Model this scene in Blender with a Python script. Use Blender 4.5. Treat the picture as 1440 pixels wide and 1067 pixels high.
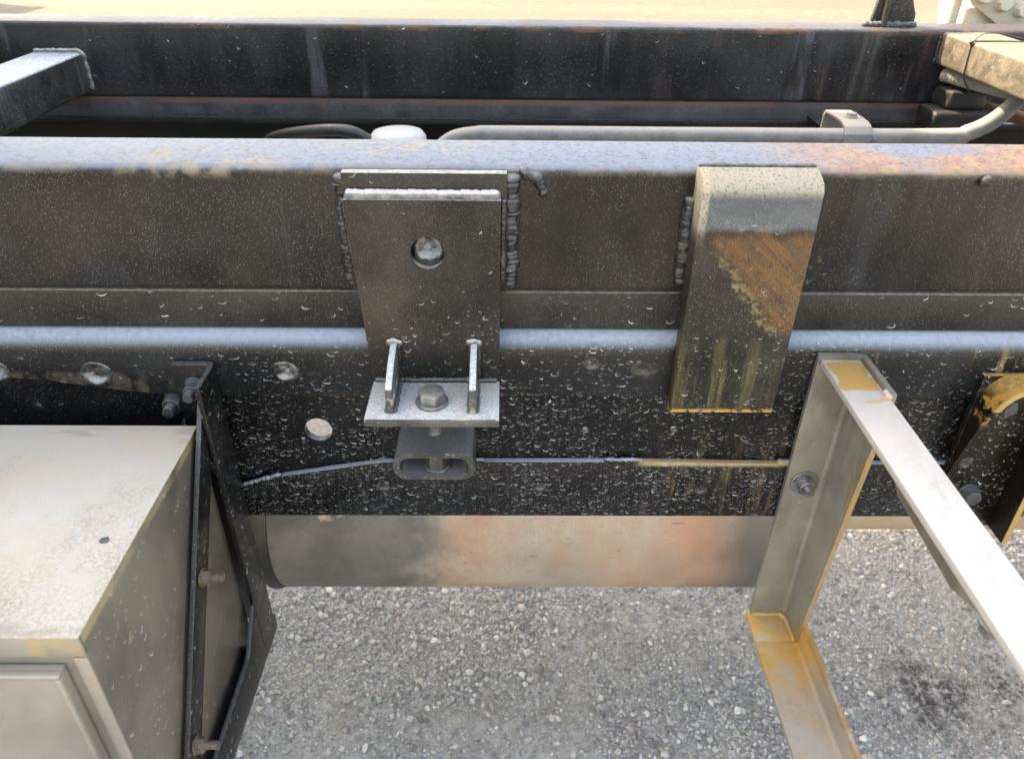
import bpy, bmesh, math, random
import numpy as np
from mathutils import Vector, Matrix, noise as mnoise

random.seed(7)
rng = np.random.default_rng(11)
S = bpy.context.scene
for o in list(bpy.data.objects):
    bpy.data.objects.remove(o, do_unlink=True)
R = math.radians

# ------------------------------------------------------------------ camera
cd = bpy.data.cameras.new('camera')
cam = bpy.data.objects.new('camera', cd)
S.collection.objects.link(cam)
cam.matrix_world = (Matrix.Translation((0, -.655, 1.3565)) @ Matrix.Rotation(R(-.85), 4, 'Z')
                    @ Matrix.Rotation(R(57), 4, 'X') @ Matrix.Rotation(R(.7), 4, 'Z'))
cd.sensor_width = 36
cd.lens = 36 * 1077 / 1440
cd.clip_start = .02
cd.clip_end = 2000
cd.dof.use_dof = True
cd.dof.focus_distance = .80
cd.dof.aperture_fstop = 9.0
S.camera = cam

# ------------------------------------------------------------------ sky, sun, exposure
SUN_EL, SUN_A = R(42), R(64)            # elevation; angle from +Y towards -X
sun_dir = Vector((-math.sin(SUN_A) * math.cos(SUN_EL), math.cos(SUN_A) * math.cos(SUN_EL), math.sin(SUN_EL)))
W = bpy.data.worlds.new('World')
S.world = W
W.use_nodes = True
wn = W.node_tree
sky = wn.nodes.new('ShaderNodeTexSky')
sky.sky_type = 'NISHITA'
sky.sun_disc = False
sky.sun_elevation = SUN_EL
sky.sun_rotation = -SUN_A
sky.air_density = 1.2
sky.dust_density = 2.5
wn.links.new(sky.outputs[0], wn.nodes['Background'].inputs[0])
wn.nodes['Background'].inputs[1].default_value = .15
sl = bpy.data.lights.new('sun', 'SUN')
sl.energy = 2.1
sl.angle = R(.55)
sl.color = (1, .93, .82)
so = bpy.data.objects.new('sun', sl)
S.collection.objects.link(so)
so.rotation_euler = (-sun_dir).to_track_quat('-Z', 'Y').to_euler()
vs = S.view_settings
vs.view_transform = 'Standard'
vs.look = 'None'
vs.gamma = 1
vs.use_curve_mapping = False
vs.exposure = 2.66
try:
    vs.use_white_balance = True
    vs.white_balance_temperature = 8900
    vs.white_balance_tint = 14
except Exception:
    pass

# ------------------------------------------------------------------ node helper
class NT:
    def __init__(self, name):
        self.mat = bpy.data.materials.new(name)
        self.mat.use_nodes = True
        self.t = self.mat.node_tree
        self.b = self.t.nodes['Principled BSDF']
        self.geo = self.t.nodes.new('ShaderNodeNewGeometry')
        self.pos = self.geo.outputs['Position']
        s = self.t.nodes.new('ShaderNodeSeparateXYZ')
        self.t.links.new(self.pos, s.inputs[0])
        self.x, self.y, self.z = s.outputs
        s2 = self.t.nodes.new('ShaderNodeSeparateXYZ')
        self.t.links.new(self.geo.outputs['Normal'], s2.inputs[0])
        self.nx, self.ny, self.nz = s2.outputs

    def put(self, sock, v):
        if isinstance(v, bpy.types.NodeSocket):
            self.t.links.new(v, sock)
        elif isinstance(v, (tuple, list)) and len(v) == 3 and sock.type == 'RGBA':
            sock.default_value = (*v, 1)
        else:
            sock.default_value = v

    def m(self, op, a, b=0.0, c=0.0, clamp=False):
        n = self.t.nodes.new('ShaderNodeMath')
        n.operation = op
        n.use_clamp = clamp
        self.put(n.inputs[0], a)
        self.put(n.inputs[1], b)
        self.put(n.inputs[2], c)
        return n.outputs[0]

    def mul(self, *a):
        r = a[0]
        for q in a[1:]:
            r = self.m('MULTIPLY', r, q)
        return r

    def ss(self, v, lo, hi, a=0.0, b=1.0):
        n = self.t.nodes.new('ShaderNodeMapRange')
        n.interpolation_type = 'SMOOTHSTEP'
        self.put(n.inputs[0], v)
        n.inputs[1].default_value = lo
        n.inputs[2].default_value = hi
        n.inputs[3].default_value = a
        n.inputs[4].default_value = b
        return n.outputs[0]

    def vec(self, x, y, z=0.0):
        n = self.t.nodes.new('ShaderNodeCombineXYZ')
        for i, v in enumerate((x, y, z)):
            self.put(n.inputs[i], v)
        return n.outputs[0]

    def vm(self, op, a, b=(0, 0, 0)):
        n = self.t.nodes.new('ShaderNodeVectorMath')
        n.operation = op
        self.put(n.inputs[0], a)
        if op == 'SCALE':
            self.put(n.inputs['Scale'], b)
        else:
            self.put(n.inputs[1], b)
        return n.outputs['Value'] if op in ('LENGTH', 'DOT_PRODUCT', 'DISTANCE') else n.outputs['Vector']

    def noise(self, scale, detail=4, rough=.55, vec=None, stretch=None, off=0.0, dist=0.0, color=False):
        n = self.t.nodes.new('ShaderNodeTexNoise')
        v = self.pos if vec is None else vec
        if stretch:
            v = self.vm('MULTIPLY', v, stretch)
        if off:
            v = self.vm('ADD', v, (off, off * 1.7, off * .6))
        self.put(n.inputs['Vector'], v)
        n.inputs['Scale'].default_value = scale
        n.inputs['Detail'].default_value = detail
        n.inputs['Roughness'].default_value = rough
        n.inputs['Distortion'].default_value = dist
        return n.outputs['Color' if color else 'Fac']

    def voro(self, scale, vec=None, feature='F1', dims='3D', rand=1.0):
        n = self.t.nodes.new('ShaderNodeTexVoronoi')
        n.voronoi_dimensions = dims
        n.feature = feature
        self.put(n.inputs['Vector'], self.pos if vec is None else vec)
        n.inputs['Scale'].default_value = scale
        n.inputs['Randomness'].default_value = rand
        return n

    def mix(self, f, a, b):
        n = self.t.nodes.new('ShaderNodeMix')
        n.data_type = 'RGBA'
        n.clamp_factor = True
        self.put(n.inputs[0], f)
        self.put(n.inputs[6], a)
        self.put(n.inputs[7], b)
        return n.outputs[2]

    def fmix(self, f, a, b):
        n = self.t.nodes.new('ShaderNodeMix')
        n.data_type = 'FLOAT'
        n.clamp_factor = True
        self.put(n.inputs[0], f)
        self.put(n.inputs[2], a)
        self.put(n.inputs[3], b)
        return n.outputs[0]

    def bump(self, h, strength, dist, normal=None):
        n = self.t.nodes.new('ShaderNodeBump')
        n.inputs['Strength'].default_value = strength
        n.inputs['Distance'].default_value = dist
        self.put(n.inputs['Height'], h)
        if normal is not None:
            self.put(n.inputs['Normal'], normal)
        return n.outputs[0]

    def band(self, v, lo, hi, soft):
        return self.mul(self.ss(v, lo - soft, lo + soft), self.ss(v, hi - soft, hi + soft, 1.0, 0.0))


def plane_vec(t, plane):
    a = {'x': t.x, 'y': t.y, 'z': t.z}
    return t.vec(a[plane[0]], a[plane[1]], 0.0)


def drops(t, plane, scale, amount, size=.38, smear=.0075, seed=0.0, stretch=1.0):
    """dried splash marks: sediment caught along the lower rim of each drop"""
    v = plane_vec(t, plane)
    v = t.vm('ADD', v, (seed, seed * .7, 0))
    if stretch != 1.0:
        v = t.vm('MULTIPLY', v, (stretch, 1, 1))
    wob = t.noise(90, 2, .5, vec=v, color=True)
    wob = t.vm('SCALE', t.vm('SUBTRACT', wob, (.5, .5, .5)), smear)
    v2 = t.vm('ADD', v, wob)
    vo = t.voro(scale, v2, dims='2D')
    d = t.vm('SCALE', t.vm('SUBTRACT', v2, vo.outputs['Position']), scale)
    sep = t.t.nodes.new('ShaderNodeSeparateColor')
    t.t.links.new(vo.outputs['Color'], sep.inputs[0])
    r = t.m('MULTIPLY_ADD', t.m('POWER', sep.outputs[0], 1.5), size * .85, size * .24)
    l1 = t.vm('LENGTH', d)
    up = t.vec(t.m('MULTIPLY', t.m('SUBTRACT', sep.outputs[1], .5), t.mul(r, .5)), t.m('MULTIPLY', r, .36), 0.0)
    l2 = t.vm('LENGTH', t.vm('SUBTRACT', d, up))
    inn = t.ss(t.m('DIVIDE', l1, r), .8, 1.05, 1.0, 0.0)
    out = t.ss(t.m('DIVIDE', l2, r), .84, 1.10)
    exist = t.m('LESS_THAN', sep.outputs[2], amount)
    amp = t.m('MULTIPLY_ADD', t.m('FRACT', t.mul(sep.outputs[1], 7.3)), .75, .25)
    return t.mul(inn, out, exist, amp), t.mul(inn, exist)


def patch_mask(t, p):
    m = None
    for ax in 'xyz':
        if ax in p:
            lo, hi, s = p[ax]
            w = getattr(t, ax)
            if p.get('wob'):
                wn_ = t.noise(p.get('wobs', 60), 4, .6, off=p.get('off', 3.3))
                w = t.m('ADD', w, t.m('MULTIPLY', t.m('SUBTRACT', wn_, .5), p['wob']))
            b = t.band(w, lo, hi, s)
            m = b if m is None else t.mul(m, b)
    if 'lin' in p:                                # half planes a*x+b*z>c
        for (a, b, c, s) in p['lin']:
            e = t.m('ADD', t.m('MULTIPLY', t.x, a), t.m('MULTIPLY', t.z, b))
            if p.get('wob'):
                wn_ = t.noise(p.get('wobs', 60), 4, .6, off=7.1)
                e = t.m('ADD', e, t.m('MULTIPLY', t.m('SUBTRACT', wn_, .5), p['wob']))
            q = t.ss(e, c - s, c + s)
            m = q if m is None else t.mul(m, q)
    if 'liny' in p:                               # half plane a*y+b*z>c
        a, b, c, sft = p['liny']
        q = t.ss(t.m('ADD', t.mul(t.y, a), t.mul(t.z, b)), c - sft, c + sft)
        m = q if m is None else t.mul(m, q)
    if 'noise' in p:
        sc, lo, hi = p['noise']
        q = t.ss(t.noise(sc, 4, .62, off=p.get('off', 1.3), stretch=p.get('stretch')), lo, hi)
        m = q if m is None else t.mul(m, q)
    if 'grain' in p:
        sc, lo, hi = p['grain']
        m = t.mul(m, t.ss(t.noise(sc, 2, .7, off=6.2), lo, hi))
    if p.get('up'):
        m = t.mul(m, t.ss(t.nz, .4, .9))
    return t.mul(m, p.get('amt', 1.0))


def surf(name, base, base2=None, bscale=9, rough=.42, metal=0.0, plane='xz', dust_skyc=(.36, .32, .27), side=.12, up=.75,
         dscale=14, speck=.0, speckc=(.62, .60, .56), drop=0.0, dscl=105, dsize=.40, dropc=(.50, .51, .50), dstretch=1.0,
         streak=0.0, streakc=None, sscale=620, patches=(), peel=.35, peels=420, wave=.0, spec=.5, pits=0.0, coat=0.0, seed=0.0, dropz=None, dropx=None, dcon=.45):
    t = NT(name)
    col = base
    n1 = t.noise(bscale, 3, .6, off=seed + .7)
    if base2:
        col = t.mix(t.ss(n1, .35, .68), base, base2)
    fine = t.noise(bscale * 22, 2, .7, off=seed + 2.1)
    # settled dust on faces that look up, sky sheen mixed into some tints, thin film on the others
    nd = t.noise(dscale, 4, .68, off=seed + 4.4)
    upm = t.mul(t.ss(t.nz, .25, .85), up)
    film = t.mul(t.ss(nd, .30, .78), side)
    dust_skym = t.m('MAXIMUM', t.mul(upm, t.ss(t.m('ADD', t.mul(nd, .6), t.mul(fine, .4)), .25, .55, .78, 1.0)), film)
    dust_skym = t.mul(dust_skym, t.ss(fine, .25, .7, 1 - dcon, 1.0 + dcon * .2))
    if streak:
        st = t.noise(26, 3, .7, stretch=(1, 1, .09), off=seed + 8.8)
        st2 = t.noise(5, 2, .6, off=seed + 5.5)
        sm = t.mul(t.ss(st, .5, .75), t.ss(st2, .38, .62), streak)
        if streakc:
            col = t.mix(sm, col, streakc)
        else:
            dust_skym = t.m('MAXIMUM', dust_skym, sm)
    col = t.mix(dust_skym, col, dust_skyc)
    rg = t.fmix(dust_skym, t.ss(n1, .3, .7, rough * .8, rough * 1.15), min(.9, rough + .35))
    for p in patches:
        pm = patch_mask(t, p)
        pc = p['col']
        if 'col2' in p:
            cv = None
            if 'crot' in p:                       # brushing direction in the xz plane
                ca, sa = math.cos(p['crot']), math.sin(p['crot'])
                cv = t.vec(t.m('ADD', t.mul(t.x, ca), t.mul(t.z, sa)), t.y, t.m('SUBTRACT', t.mul(t.z, ca), t.mul(t.x, sa)))
            pc = t.mix(t.ss(t.noise(p.get('cs', 120), 4, .7, vec=cv, stretch=p.get('cst'), off=2.7), .35, .65), pc, p['col2'])
        col = t.mix(pm, col, pc)
        rg = t.fmix(pm, rg, p.get('rough', .7))
    h = t.mul(t.noise(peels, 2, .6, off=seed), peel)
    if wave:
        h = t.m('ADD', h, t.mul(t.noise(30, 2, .5, off=seed + 1), wave))
    if pits:
        pv = t.voro(520, feature='F1')
        h = t.m('SUBTRACT', h, t.mul(t.ss(pv.outputs['Distance'], .0, .35, 1.0, 0.0), pits))
    if speck:
        sv = t.voro(sscale, t.vm('ADD', t.pos, (seed, seed, seed)))
        sc = t.t.nodes.new('ShaderNodeSeparateColor')
        t.t.links.new(sv.outputs['Color'], sc.inputs[0])
        dens = t.ss(t.noise(16, 3, .6, off=seed + 9), .3, .75, 0.25, 1.0)
        smk = t.mul(t.m('LESS_THAN', sc.outputs[0], t.mul(dens, speck)),
                    t.m('LESS_THAN', sv.outputs['Distance'], t.m('MULTIPLY_ADD', sc.outputs[1], .30, .12)))
        col = t.mix(t.mul(smk, t.m('MULTIPLY_ADD', sc.outputs[2], .42, .08)), col, speckc)
    if drop:
        dens = t.ss(t.noise(20, 3, .7, off=seed + 6), .36, .62, .30 * drop, drop * 1.25)
        if dropz:
            dens = t.mul(dens, t.ss(t.z, dropz[0], dropz[1], 1.0, dropz[2]))
        if dropx:
            dens = t.mul(dens, t.ss(t.x, dropx[0], dropx[1], dropx[2], 1.0))
        c1, f1 = drops(t, plane, dscl, dens, dsize, seed=seed + .31, stretch=dstretch)
        c2, f2 = drops(t, plane, dscl * 1.75, t.mul(dens, .8), dsize, smear=.0045, seed=seed + 1.93, stretch=dstretch) if drop > .25 else (0.0, 0.0)
        flat = t.ss(t.m('ABSOLUTE', t.ny if plane == 'xz' else t.nx), .6, .8)
        cm = t.mul(t.m('MAXIMUM', c1, t.mul(c2, .8)), flat)
        fm = t.mul(t.m('MAXIMUM', f1, t.mul(f2, .6)), flat)
        col = t.mix(t.mul(fm, .012), col, dropc)
        col = t.mix(t.mul(cm, t.ss(t.noise(160, 2, .6), .3, .6, .45, 1.0)), col, dropc)
        rg = t.fmix(t.mul(cm, .7), rg, .6)
    t.put(t.b.inputs['Base Color'], col)
    t.put(t.b.inputs['Roughness'], rg)
    t.b.inputs['Specular IOR Level'].default_value = spec
    if metal:
        t.put(t.b.inputs['Metallic'], t.fmix(dust_skym, metal, 0.0))
    if coat:
        t.b.inputs['Coat Weight'].default_value = coat
        t.b.inputs['Coat Roughness'].default_value = .25
    t.put(t.b.inputs['Normal'], t.bump(h, .55, .0006))
    return t.mat


ORANGE = (.42, .215, .045)
ORANGE2 = (.40, .22, .07)
YDUST = (.27, .20, .075)
BLUEGREY = (.20, .23, .27)

# ------------------------------------------------------------------ mesh helpers
C = S.collection

def finish(bm, name, mat, parent=None, ang=38, smooth=True, label=None):
    me = bpy.data.meshes.new(name)
    bmesh.ops.recalc_face_normals(bm, faces=bm.faces)
    bm.to_mesh(me)
    bm.free()
    return link(me, name, mat, parent, ang, smooth, label)

def link(me, name, mat, parent=None, ang=38, smooth=True, label=None):
    if smooth:
        me.shade_smooth()
        me.set_sharp_from_angle(angle=R(ang))
    if mat is not None:
        me.materials.append(mat)
    o = bpy.data.objects.new(name, me)
    C.objects.link(o)
    if parent is not None:
        o.parent = parent
        if parent.type == 'EMPTY' and parent.parent is None:      # meshes keep world coordinates
            o.matrix_parent_inverse = Matrix.Translation(-parent.location)
    if label:
        o['label'] = label
    return o

def thing(name, label, cat, loc=(0, 0, 0), group=None):
    o = bpy.data.objects.new(name, None)
    C.objects.link(o)
    o.location = loc
    o.empty_display_size = .05
    tag(o, label, cat, group)
    return o

def tag(o, label, cat, group=None):
    o['label'] = label
    o['category'] = cat
    if group:
        o['group'] = group
    return o

def add_box(bm, x0, x1, y0, y1, z0, z1, bev=0.0, seg=2, mat=None):
    vs_ = [bm.verts.new(p) for p in ((x0, y0, z0), (x1, y0, z0), (x1, y1, z0), (x0, y1, z0),
                                     (x0, y0, z1), (x1, y0, z1), (x1, y1, z1), (x0, y1, z1))]
    fs = [bm.faces.new([vs_[i] for i in f]) for f in
          ((0, 3, 2, 1), (4, 5, 6, 7), (0, 1, 5, 4), (1, 2, 6, 5), (2, 3, 7, 6), (3, 0, 4, 7))]
    if mat is not None:
        bmesh.ops.transform(bm, matrix=mat, verts=vs_)
    if bev:
        es = list({e for f in fs for e in f.edges})
        bmesh.ops.bevel(bm, geom=es, offset=bev, segments=seg, affect='EDGES', profile=.5)

def box(name, x0, x1, y0, y1, z0, z1, mat, parent=None, bev=.0015, seg=2, label=None):
    bm = bmesh.new()
    add_box(bm, x0, x1, y0, y1, z0, z1, bev, seg)
    return finish(bm, name, mat, parent, label=label)

def add_prism(bm, pts, axis, a0, a1, bev=0.0, seg=2):
    """pts: outline in the plane across axis ('x': (y,z), 'y': (x,z), 'z': (x,y))"""
    def P(p, a):
        return {'x': (a, p[0], p[1]), 'y': (p[0], a, p[1]), 'z': (p[0], p[1], a)}[axis]
    A = [bm.verts.new(P(p, a0)) for p in pts]
    B = [bm.verts.new(P(p, a1)) for p in pts]
    n = len(pts)
    fs = [bm.faces.new(A), bm.faces.new(B[::-1])]
    for i in range(n):
        fs.append(bm.faces.new((A[i], B[i], B[(i + 1) % n], A[(i + 1) % n])))
    bmesh.ops.recalc_face_normals(bm, faces=fs)
    if bev:
        es = list({e for f in fs for e in f.edges if e.calc_face_angle(0) > .35})
        bmesh.ops.bevel(bm, geom=es, offset=bev, segments=seg, affect='EDGES', profile=.5)

def prism(name, pts, axis, a0, a1, mat, parent=None, bev=.0012, seg=2, ang=38, label=None):
    bm = bmesh.new()
    add_prism(bm, pts, axis, a0, a1, bev, seg)
    return finish(bm, name, mat, parent, ang, label=label)

def add_loft(bm, secs, cap=True):
    rows = [[bm.verts.new(p) for p in s] for s in secs]
    n = len(rows[0])
    for a, b in zip(rows, rows[1:]):
        for i in range(n):
            bm.faces.new((a[i], a[(i + 1) % n], b[(i + 1) % n], b[i]))
    if cap:
        bm.faces.new(rows[0][::-1])
        bm.faces.new(rows[-1])

def rrect(a0, a1, b0, b1, r, seg=4):
    out = []
    for cx, cy, s in ((a1 - r, b1 - r, 0), (a0 + r, b1 - r, 1), (a0 + r, b0 + r, 2), (a1 - r, b0 + r, 3)):
        for k in range(seg + 1):
            an = (s + k / seg) * math.pi / 2
            out.append((cx + r * math.cos(an), cy + r * math.sin(an)))
    return out

def frames(path):
    path = [Vector(p) for p in path]
    T = []
    for i in range(len(path)):
        a = path[max(0, i - 1)]
        b = path[min(len(path) - 1, i + 1)]
        T.append((b - a).normalized())
    u = T[0].orthogonal().normalized()
    out = []
    for i, p in enumerate(path):
        u = (u - T[i] * u.dot(T[i])).normalized()
        out.append((p, T[i], u, T[i].cross(u)))
    return out

def add_tube(bm, path, r, seg=14, cap=True):
    fr = frames(path)
    rad = r if callable(r) else (lambda i: r)
    add_loft(bm, [[p + (u * math.cos(a) + v * math.sin(a)) * rad(i) for a in
                   [k * 2 * math.pi / seg for k in range(seg)]] for i, (p, T, u, v) in enumerate(fr)], cap)

def tube(name, path, r, mat, parent=None, seg=14, label=None):
    bm = bmesh.new()
    add_tube(bm, path, r, seg)
    return finish(bm, name, mat, parent, 60, label=label)

def smooth_path(pts, n=10):
    """Catmull-Rom through pts"""
    P = [Vector(p) for p in pts]
    P = [P[0] * 2 - P[1]] + P + [P[-1] * 2 - P[-2]]
    out = []
    for i in range(1, len(P) - 2):
        for k in range(n):
            t = k / n
            out.append(.5 * ((2 * P[i]) + (P[i + 1] - P[i - 1]) * t + (2 * P[i - 1] - 5 * P[i] + 4 * P[i + 1] - P[i + 2]) * t * t
                             + (3 * P[i] - P[i - 1] - 3 * P[i + 1] + P[i + 2]) * t ** 3))
    out.append(P[-2])
    return out

def resample(path, step):
    path = [Vector(p) for p in path]
    out = [path[0]]
    for a, b in zip(path, path[1:]):
        n = max(1, int((b - a).length / step))
        out += [a.lerp(b, (k + 1) / n) for k in range(n)]
    return out

def weld(name, path, r, mat, parent, pitch=.0048, rough=.35, seed=0, wob=.0006, fine=1.0):
    pts = resample(path, .0011)
    off = seed * 3.1
    q = []
    for i, p in enumerate(pts):
        s = i * .0011
        q.append(p + Vector((mnoise.noise((s * 90, off, 0)), mnoise.noise((s * 90, off, 9)), mnoise.noise((s * 90, off, 5)))) * wob)
    fr = frames(q)
    bm = bmesh.new()
    secs = []
    n = len(fr)
    for i, (p, T, u, v) in enumerate(fr):
        s = i * .0011
        ph = (s / pitch + .5 * mnoise.noise((s * 60, off, 3))) % 1.0
        rr = r * (.84 + .13 * (1 - ph) ** .6 + rough * .45 * mnoise.noise((s * 110, off, 1)) + .12 * fine * mnoise.noise((s * 420, off, 8)))
        e = min(1.0, (min(i, n - 1 - i) + .8) / 3.0)
        ring = []
        for k in range(14):
            a = k * 2 * math.pi / 14
            w = 1 + .20 * fine * mnoise.noise((s * 210, math.cos(a) * 1.6 + off, math.sin(a) * 1.6)) + .22 * fine * mnoise.noise((s * 480, math.cos(a) * 3 + off, math.sin(a) * 3))
            ring.append(p + (u * math.cos(a) + v * math.sin(a)) * rr * w * math.sqrt(e))
        secs.append(ring)
    add_loft(bm, secs)
    return finish(bm, name, mat, parent, 75)

def lump(name, c, nrm, r, h, mat, parent, seed=0, sunk=.35, ecc=1.0):
    """plug weld: irregular round lump, dished on one side"""
    nrm = Vector(nrm).normalized()
    q = Vector((0, 0, 1)).rotation_difference(nrm).to_matrix()
    bm = bmesh.new()
    NR, NA = 12, 30
    rows = []
    for i in range(NR):
        rho = 1 - i / NR
        row = []
        for k in range(NA):
            a = k * 2 * math.pi / NA
            edge = 1 + .12 * mnoise.noise((math.cos(a) * 1.2 + seed * 5, math.sin(a) * 1.2, 0))
            u, v = rho * math.cos(a), rho * math.sin(a)
            n2 = mnoise.noise((u * 2.6 + seed, v * 2.6, 2.2)) + .5 * mnoise.noise((u * 6 + seed, v * 6, 7.0))
            # puddle of weld metal slumped towards the lower rim
            bulge = math.exp(-(u * u / .45 + (v + .50) ** 2 / .10))
            z = h * (.35 * math.sqrt(max(0, 1 - rho ** 4)) + 1.0 * bulge * (1 - rho ** 6) + .28 * n2 * (1 - rho ** 3) - sunk * .4 * (1 - rho ** 2) * (v > -.1) * (v + .1))
            row.append(bm.verts.new(Vector(c) + q @ Vector((u * r * edge * ecc, v * r * edge, z - .0004))))
        rows.append(row)
    for a, b in zip(rows, rows[1:]):
        for k in range(NA):
            bm.faces.new((a[k], a[(k + 1) % NA], b[(k + 1) % NA], b[k]))
    bm.faces.new(rows[-1])
    return finish(bm, name, mat, parent, 80)

def ring_pts(r, n, z, rot=0.0):
    return [Vector((r * math.cos(rot + k * 2 * math.pi / n), r * math.sin(rot + k * 2 * math.pi / n), z)) for k in range(n)]

def bolt(name, c, d, mat, parent, af=.024, h=.010, wr=.015, wh=.003, stud=0.0, sr=.008, shank=0.0, rot=.2, tilt=None, washer=True, flange=False):
    """hex head or nut on a washer; stud: length of thread past the nut; shank: length behind the washer"""
    d = Vector(d).normalized()
    M = Matrix.Translation(Vector(c)) @ Vector((0, 0, 1)).rotation_difference(d).to_matrix().to_4x4()
    bm = bmesh.new()
    z = 0.0
    if washer:
        add_loft(bm, [ring_pts(wr * .98, 28, 0), ring_pts(wr, 28, wh * .25), ring_pts(wr, 28, wh * .75), ring_pts(wr * .95, 28, wh)])
        z = wh
    if flange:
        add_loft(bm, [ring_pts(wr * .9, 28, z), ring_pts(wr * .9, 28, z + .0015), ring_pts(af * .55, 28, z + .004)])
        z += .0015
    ac = af / math.cos(math.pi / 6) / 2
    # chamfered hexagon: 24 points, radius clipped to hexagon
    def hexring(lim, zz):
        o = []
        for k in range(36):
            a = k * math.pi / 18
            am = ((a + math.pi / 6) % (math.pi / 3)) - math.pi / 6
            o.append(Vector((math.cos(a + rot), math.sin(a + rot), 0)) * min(lim, af / 2 / math.cos(am)) + Vector((0, 0, zz)))
        return o
    add_loft(bm, [hexring(ac, z), hexring(ac, z + h * .80), hexring(af * .525, z + h * .93), hexring(af * .46, z + h)])
    if stud:
        secs = []
        n = int(stud / .0005)
        for i in range(n + 1):
            ph = (i % 4) / 4
            rr = sr * (1.0 - .09 * abs(ph - .5) * 2)
            if i > n - 3:
                rr *= .93
            secs.append(ring_pts(rr, 16, z + h - .001 + i * .0005))
        add_loft(bm, secs)
    if shank:
        add_loft(bm, [ring_pts(sr, 16, -shank), ring_pts(sr, 16, .0005)])
    bmesh.ops.transform(bm, matrix=M, verts=bm.verts)
    return finish(bm, name, mat, parent, 32)

def plate_holes(name, outline, holes, y0, y1, mat, parent, seg=28):
    """plate in XZ with through holes (x, z, r)"""
    bm = bmesh.new()
    es = []
    def loop(pts):
        v = [bm.verts.new((p[0], y0, p[1])) for p in pts]
        for i in range(len(v)):
            es.append(bm.edges.new((v[i], v[(i + 1) % len(v)])))
    loop(outline)
    for (x, z, r) in holes:
        loop([(x + r * math.cos(k * 2 * math.pi / seg), z + r * math.sin(k * 2 * math.pi / seg)) for k in range(seg)])
    bmesh.ops.triangle_fill(bm, use_beauty=True, edges=es)
    r = bmesh.ops.extrude_face_region(bm, geom=bm.faces[:])
    nv = [g for g in r['geom'] if isinstance(g, bmesh.types.BMVert)]
    bmesh.ops.translate(bm, verts=nv, vec=(0, y1 - y0, 0))
    return finish(bm, name, mat, parent, 30)

# ------------------------------------------------------------------ materials
BLK = (.012, .012, .013)
m_beam = surf('beam_black_paint', (.0034, .0034, .0034), (.019, .0145, .0105), 4.5, rough=.27, spec=.26, side=.05, up=.9, dust_skyc=(.20, .235, .295), dcon=.15, speck=.34, sscale=1500,  # bluish top tint mixes dust with painted sky reflection
              drop=0.0, streak=.08, peel=.55, peels=330, wave=.5,
              patches=[dict(col=(.046, .032, .021), noise=(4, .46, .70), amt=.7, z=(1.03, 1.13, .02), off=2.2, rough=.6),
                       dict(col=(.30, .255, .19), y=(-.01, .009, .004), noise=(40, .30, .75), amt=.42, z=(1.143, 1.2, .003), rough=.8, wob=.004, wobs=160),
                       dict(col=(.34, .28, .20), x=(-.33, -.20, .04), y=(.0, .05, .012), z=(1.14, 1.2, .004), noise=(40, .42, .6), amt=.8),
                       dict(col=(.34, .28, .20), x=(-.15, -.02, .04), y=(.03, .09, .012), z=(1.14, 1.2, .004), noise=(40, .45, .6), amt=.7, off=5.),
                       dict(col=(.31, .145, .095), x=(.27, 1.7, .10), z=(1.146, 1.2, .002), noise=(9, .34, .60), amt=.85, col2=(.40, .25, .12), cs=60),
                       dict(col=(.04, .042, .046), z=(1.146, 1.2, .001), y=(.006, .1, .004), noise=(330, .54, .60), stretch=(.5, 1, 1), amt=.62, off=1.9, rough=.5),
                       dict(col=(.45, .30, .10), x=(.12, .33, .02), z=(1.03, 1.06, .02), noise=(70, .60, .72), amt=.4)], seed=1.0)
m_fbeam = surf('far_beam_black_paint', (.006, .006, .0075), (.015, .015, .018), 6, rough=.34, spec=.28, side=.12, up=.5, dust_skyc=(.13, .13, .145), speck=.16, sscale=1300,
               drop=.04, streak=.65, peel=.6, peels=300, wave=1.0, dscale=5,
               patches=[dict(col=(.012, .012, .013), noise=(14, .50, .60), amt=.8, z=(1.05, 1.132, .012), stretch=(1, 1, .25), off=9.1, rough=.3),
                        dict(col=(.19, .085, .04), z=(1.141, 1.149, .002), x=(-.6, 1.2, .3), noise=(16, .42, .66), amt=.6),
                        dict(col=(.10, .06, .042), noise=(34, .55, .72), stretch=(1, 1, .12), amt=.5, x=(.3, .75, .1), off=4.),
                        dict(col=(.10, .095, .085), x=(.605, .65, .012), noise=(60, .35, .65), stretch=(1, 1, .1), amt=.4)], seed=2.3)
m_strip = surf('packing_strip_paint', (.008, .0078, .0075), (.019, .018, .016), 9, rough=.40, spec=.28, side=.06, up=.95, speck=.2, sscale=1300, drop=.24, dstretch=.75, peel=.5, seed=3.7)
m_fstrip = surf('far_strip_paint', (.018, .018, .022), (.034, .034, .040), 8, rough=.5, side=.4, up=.7, dust_skyc=(.16, .16, .17), streak=.4,
                patches=[dict(col=(.15, .055, .03), z=(1.018, 1.035, .003), noise=(8, .3, .55), amt=.6)], seed=4.1)
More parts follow.
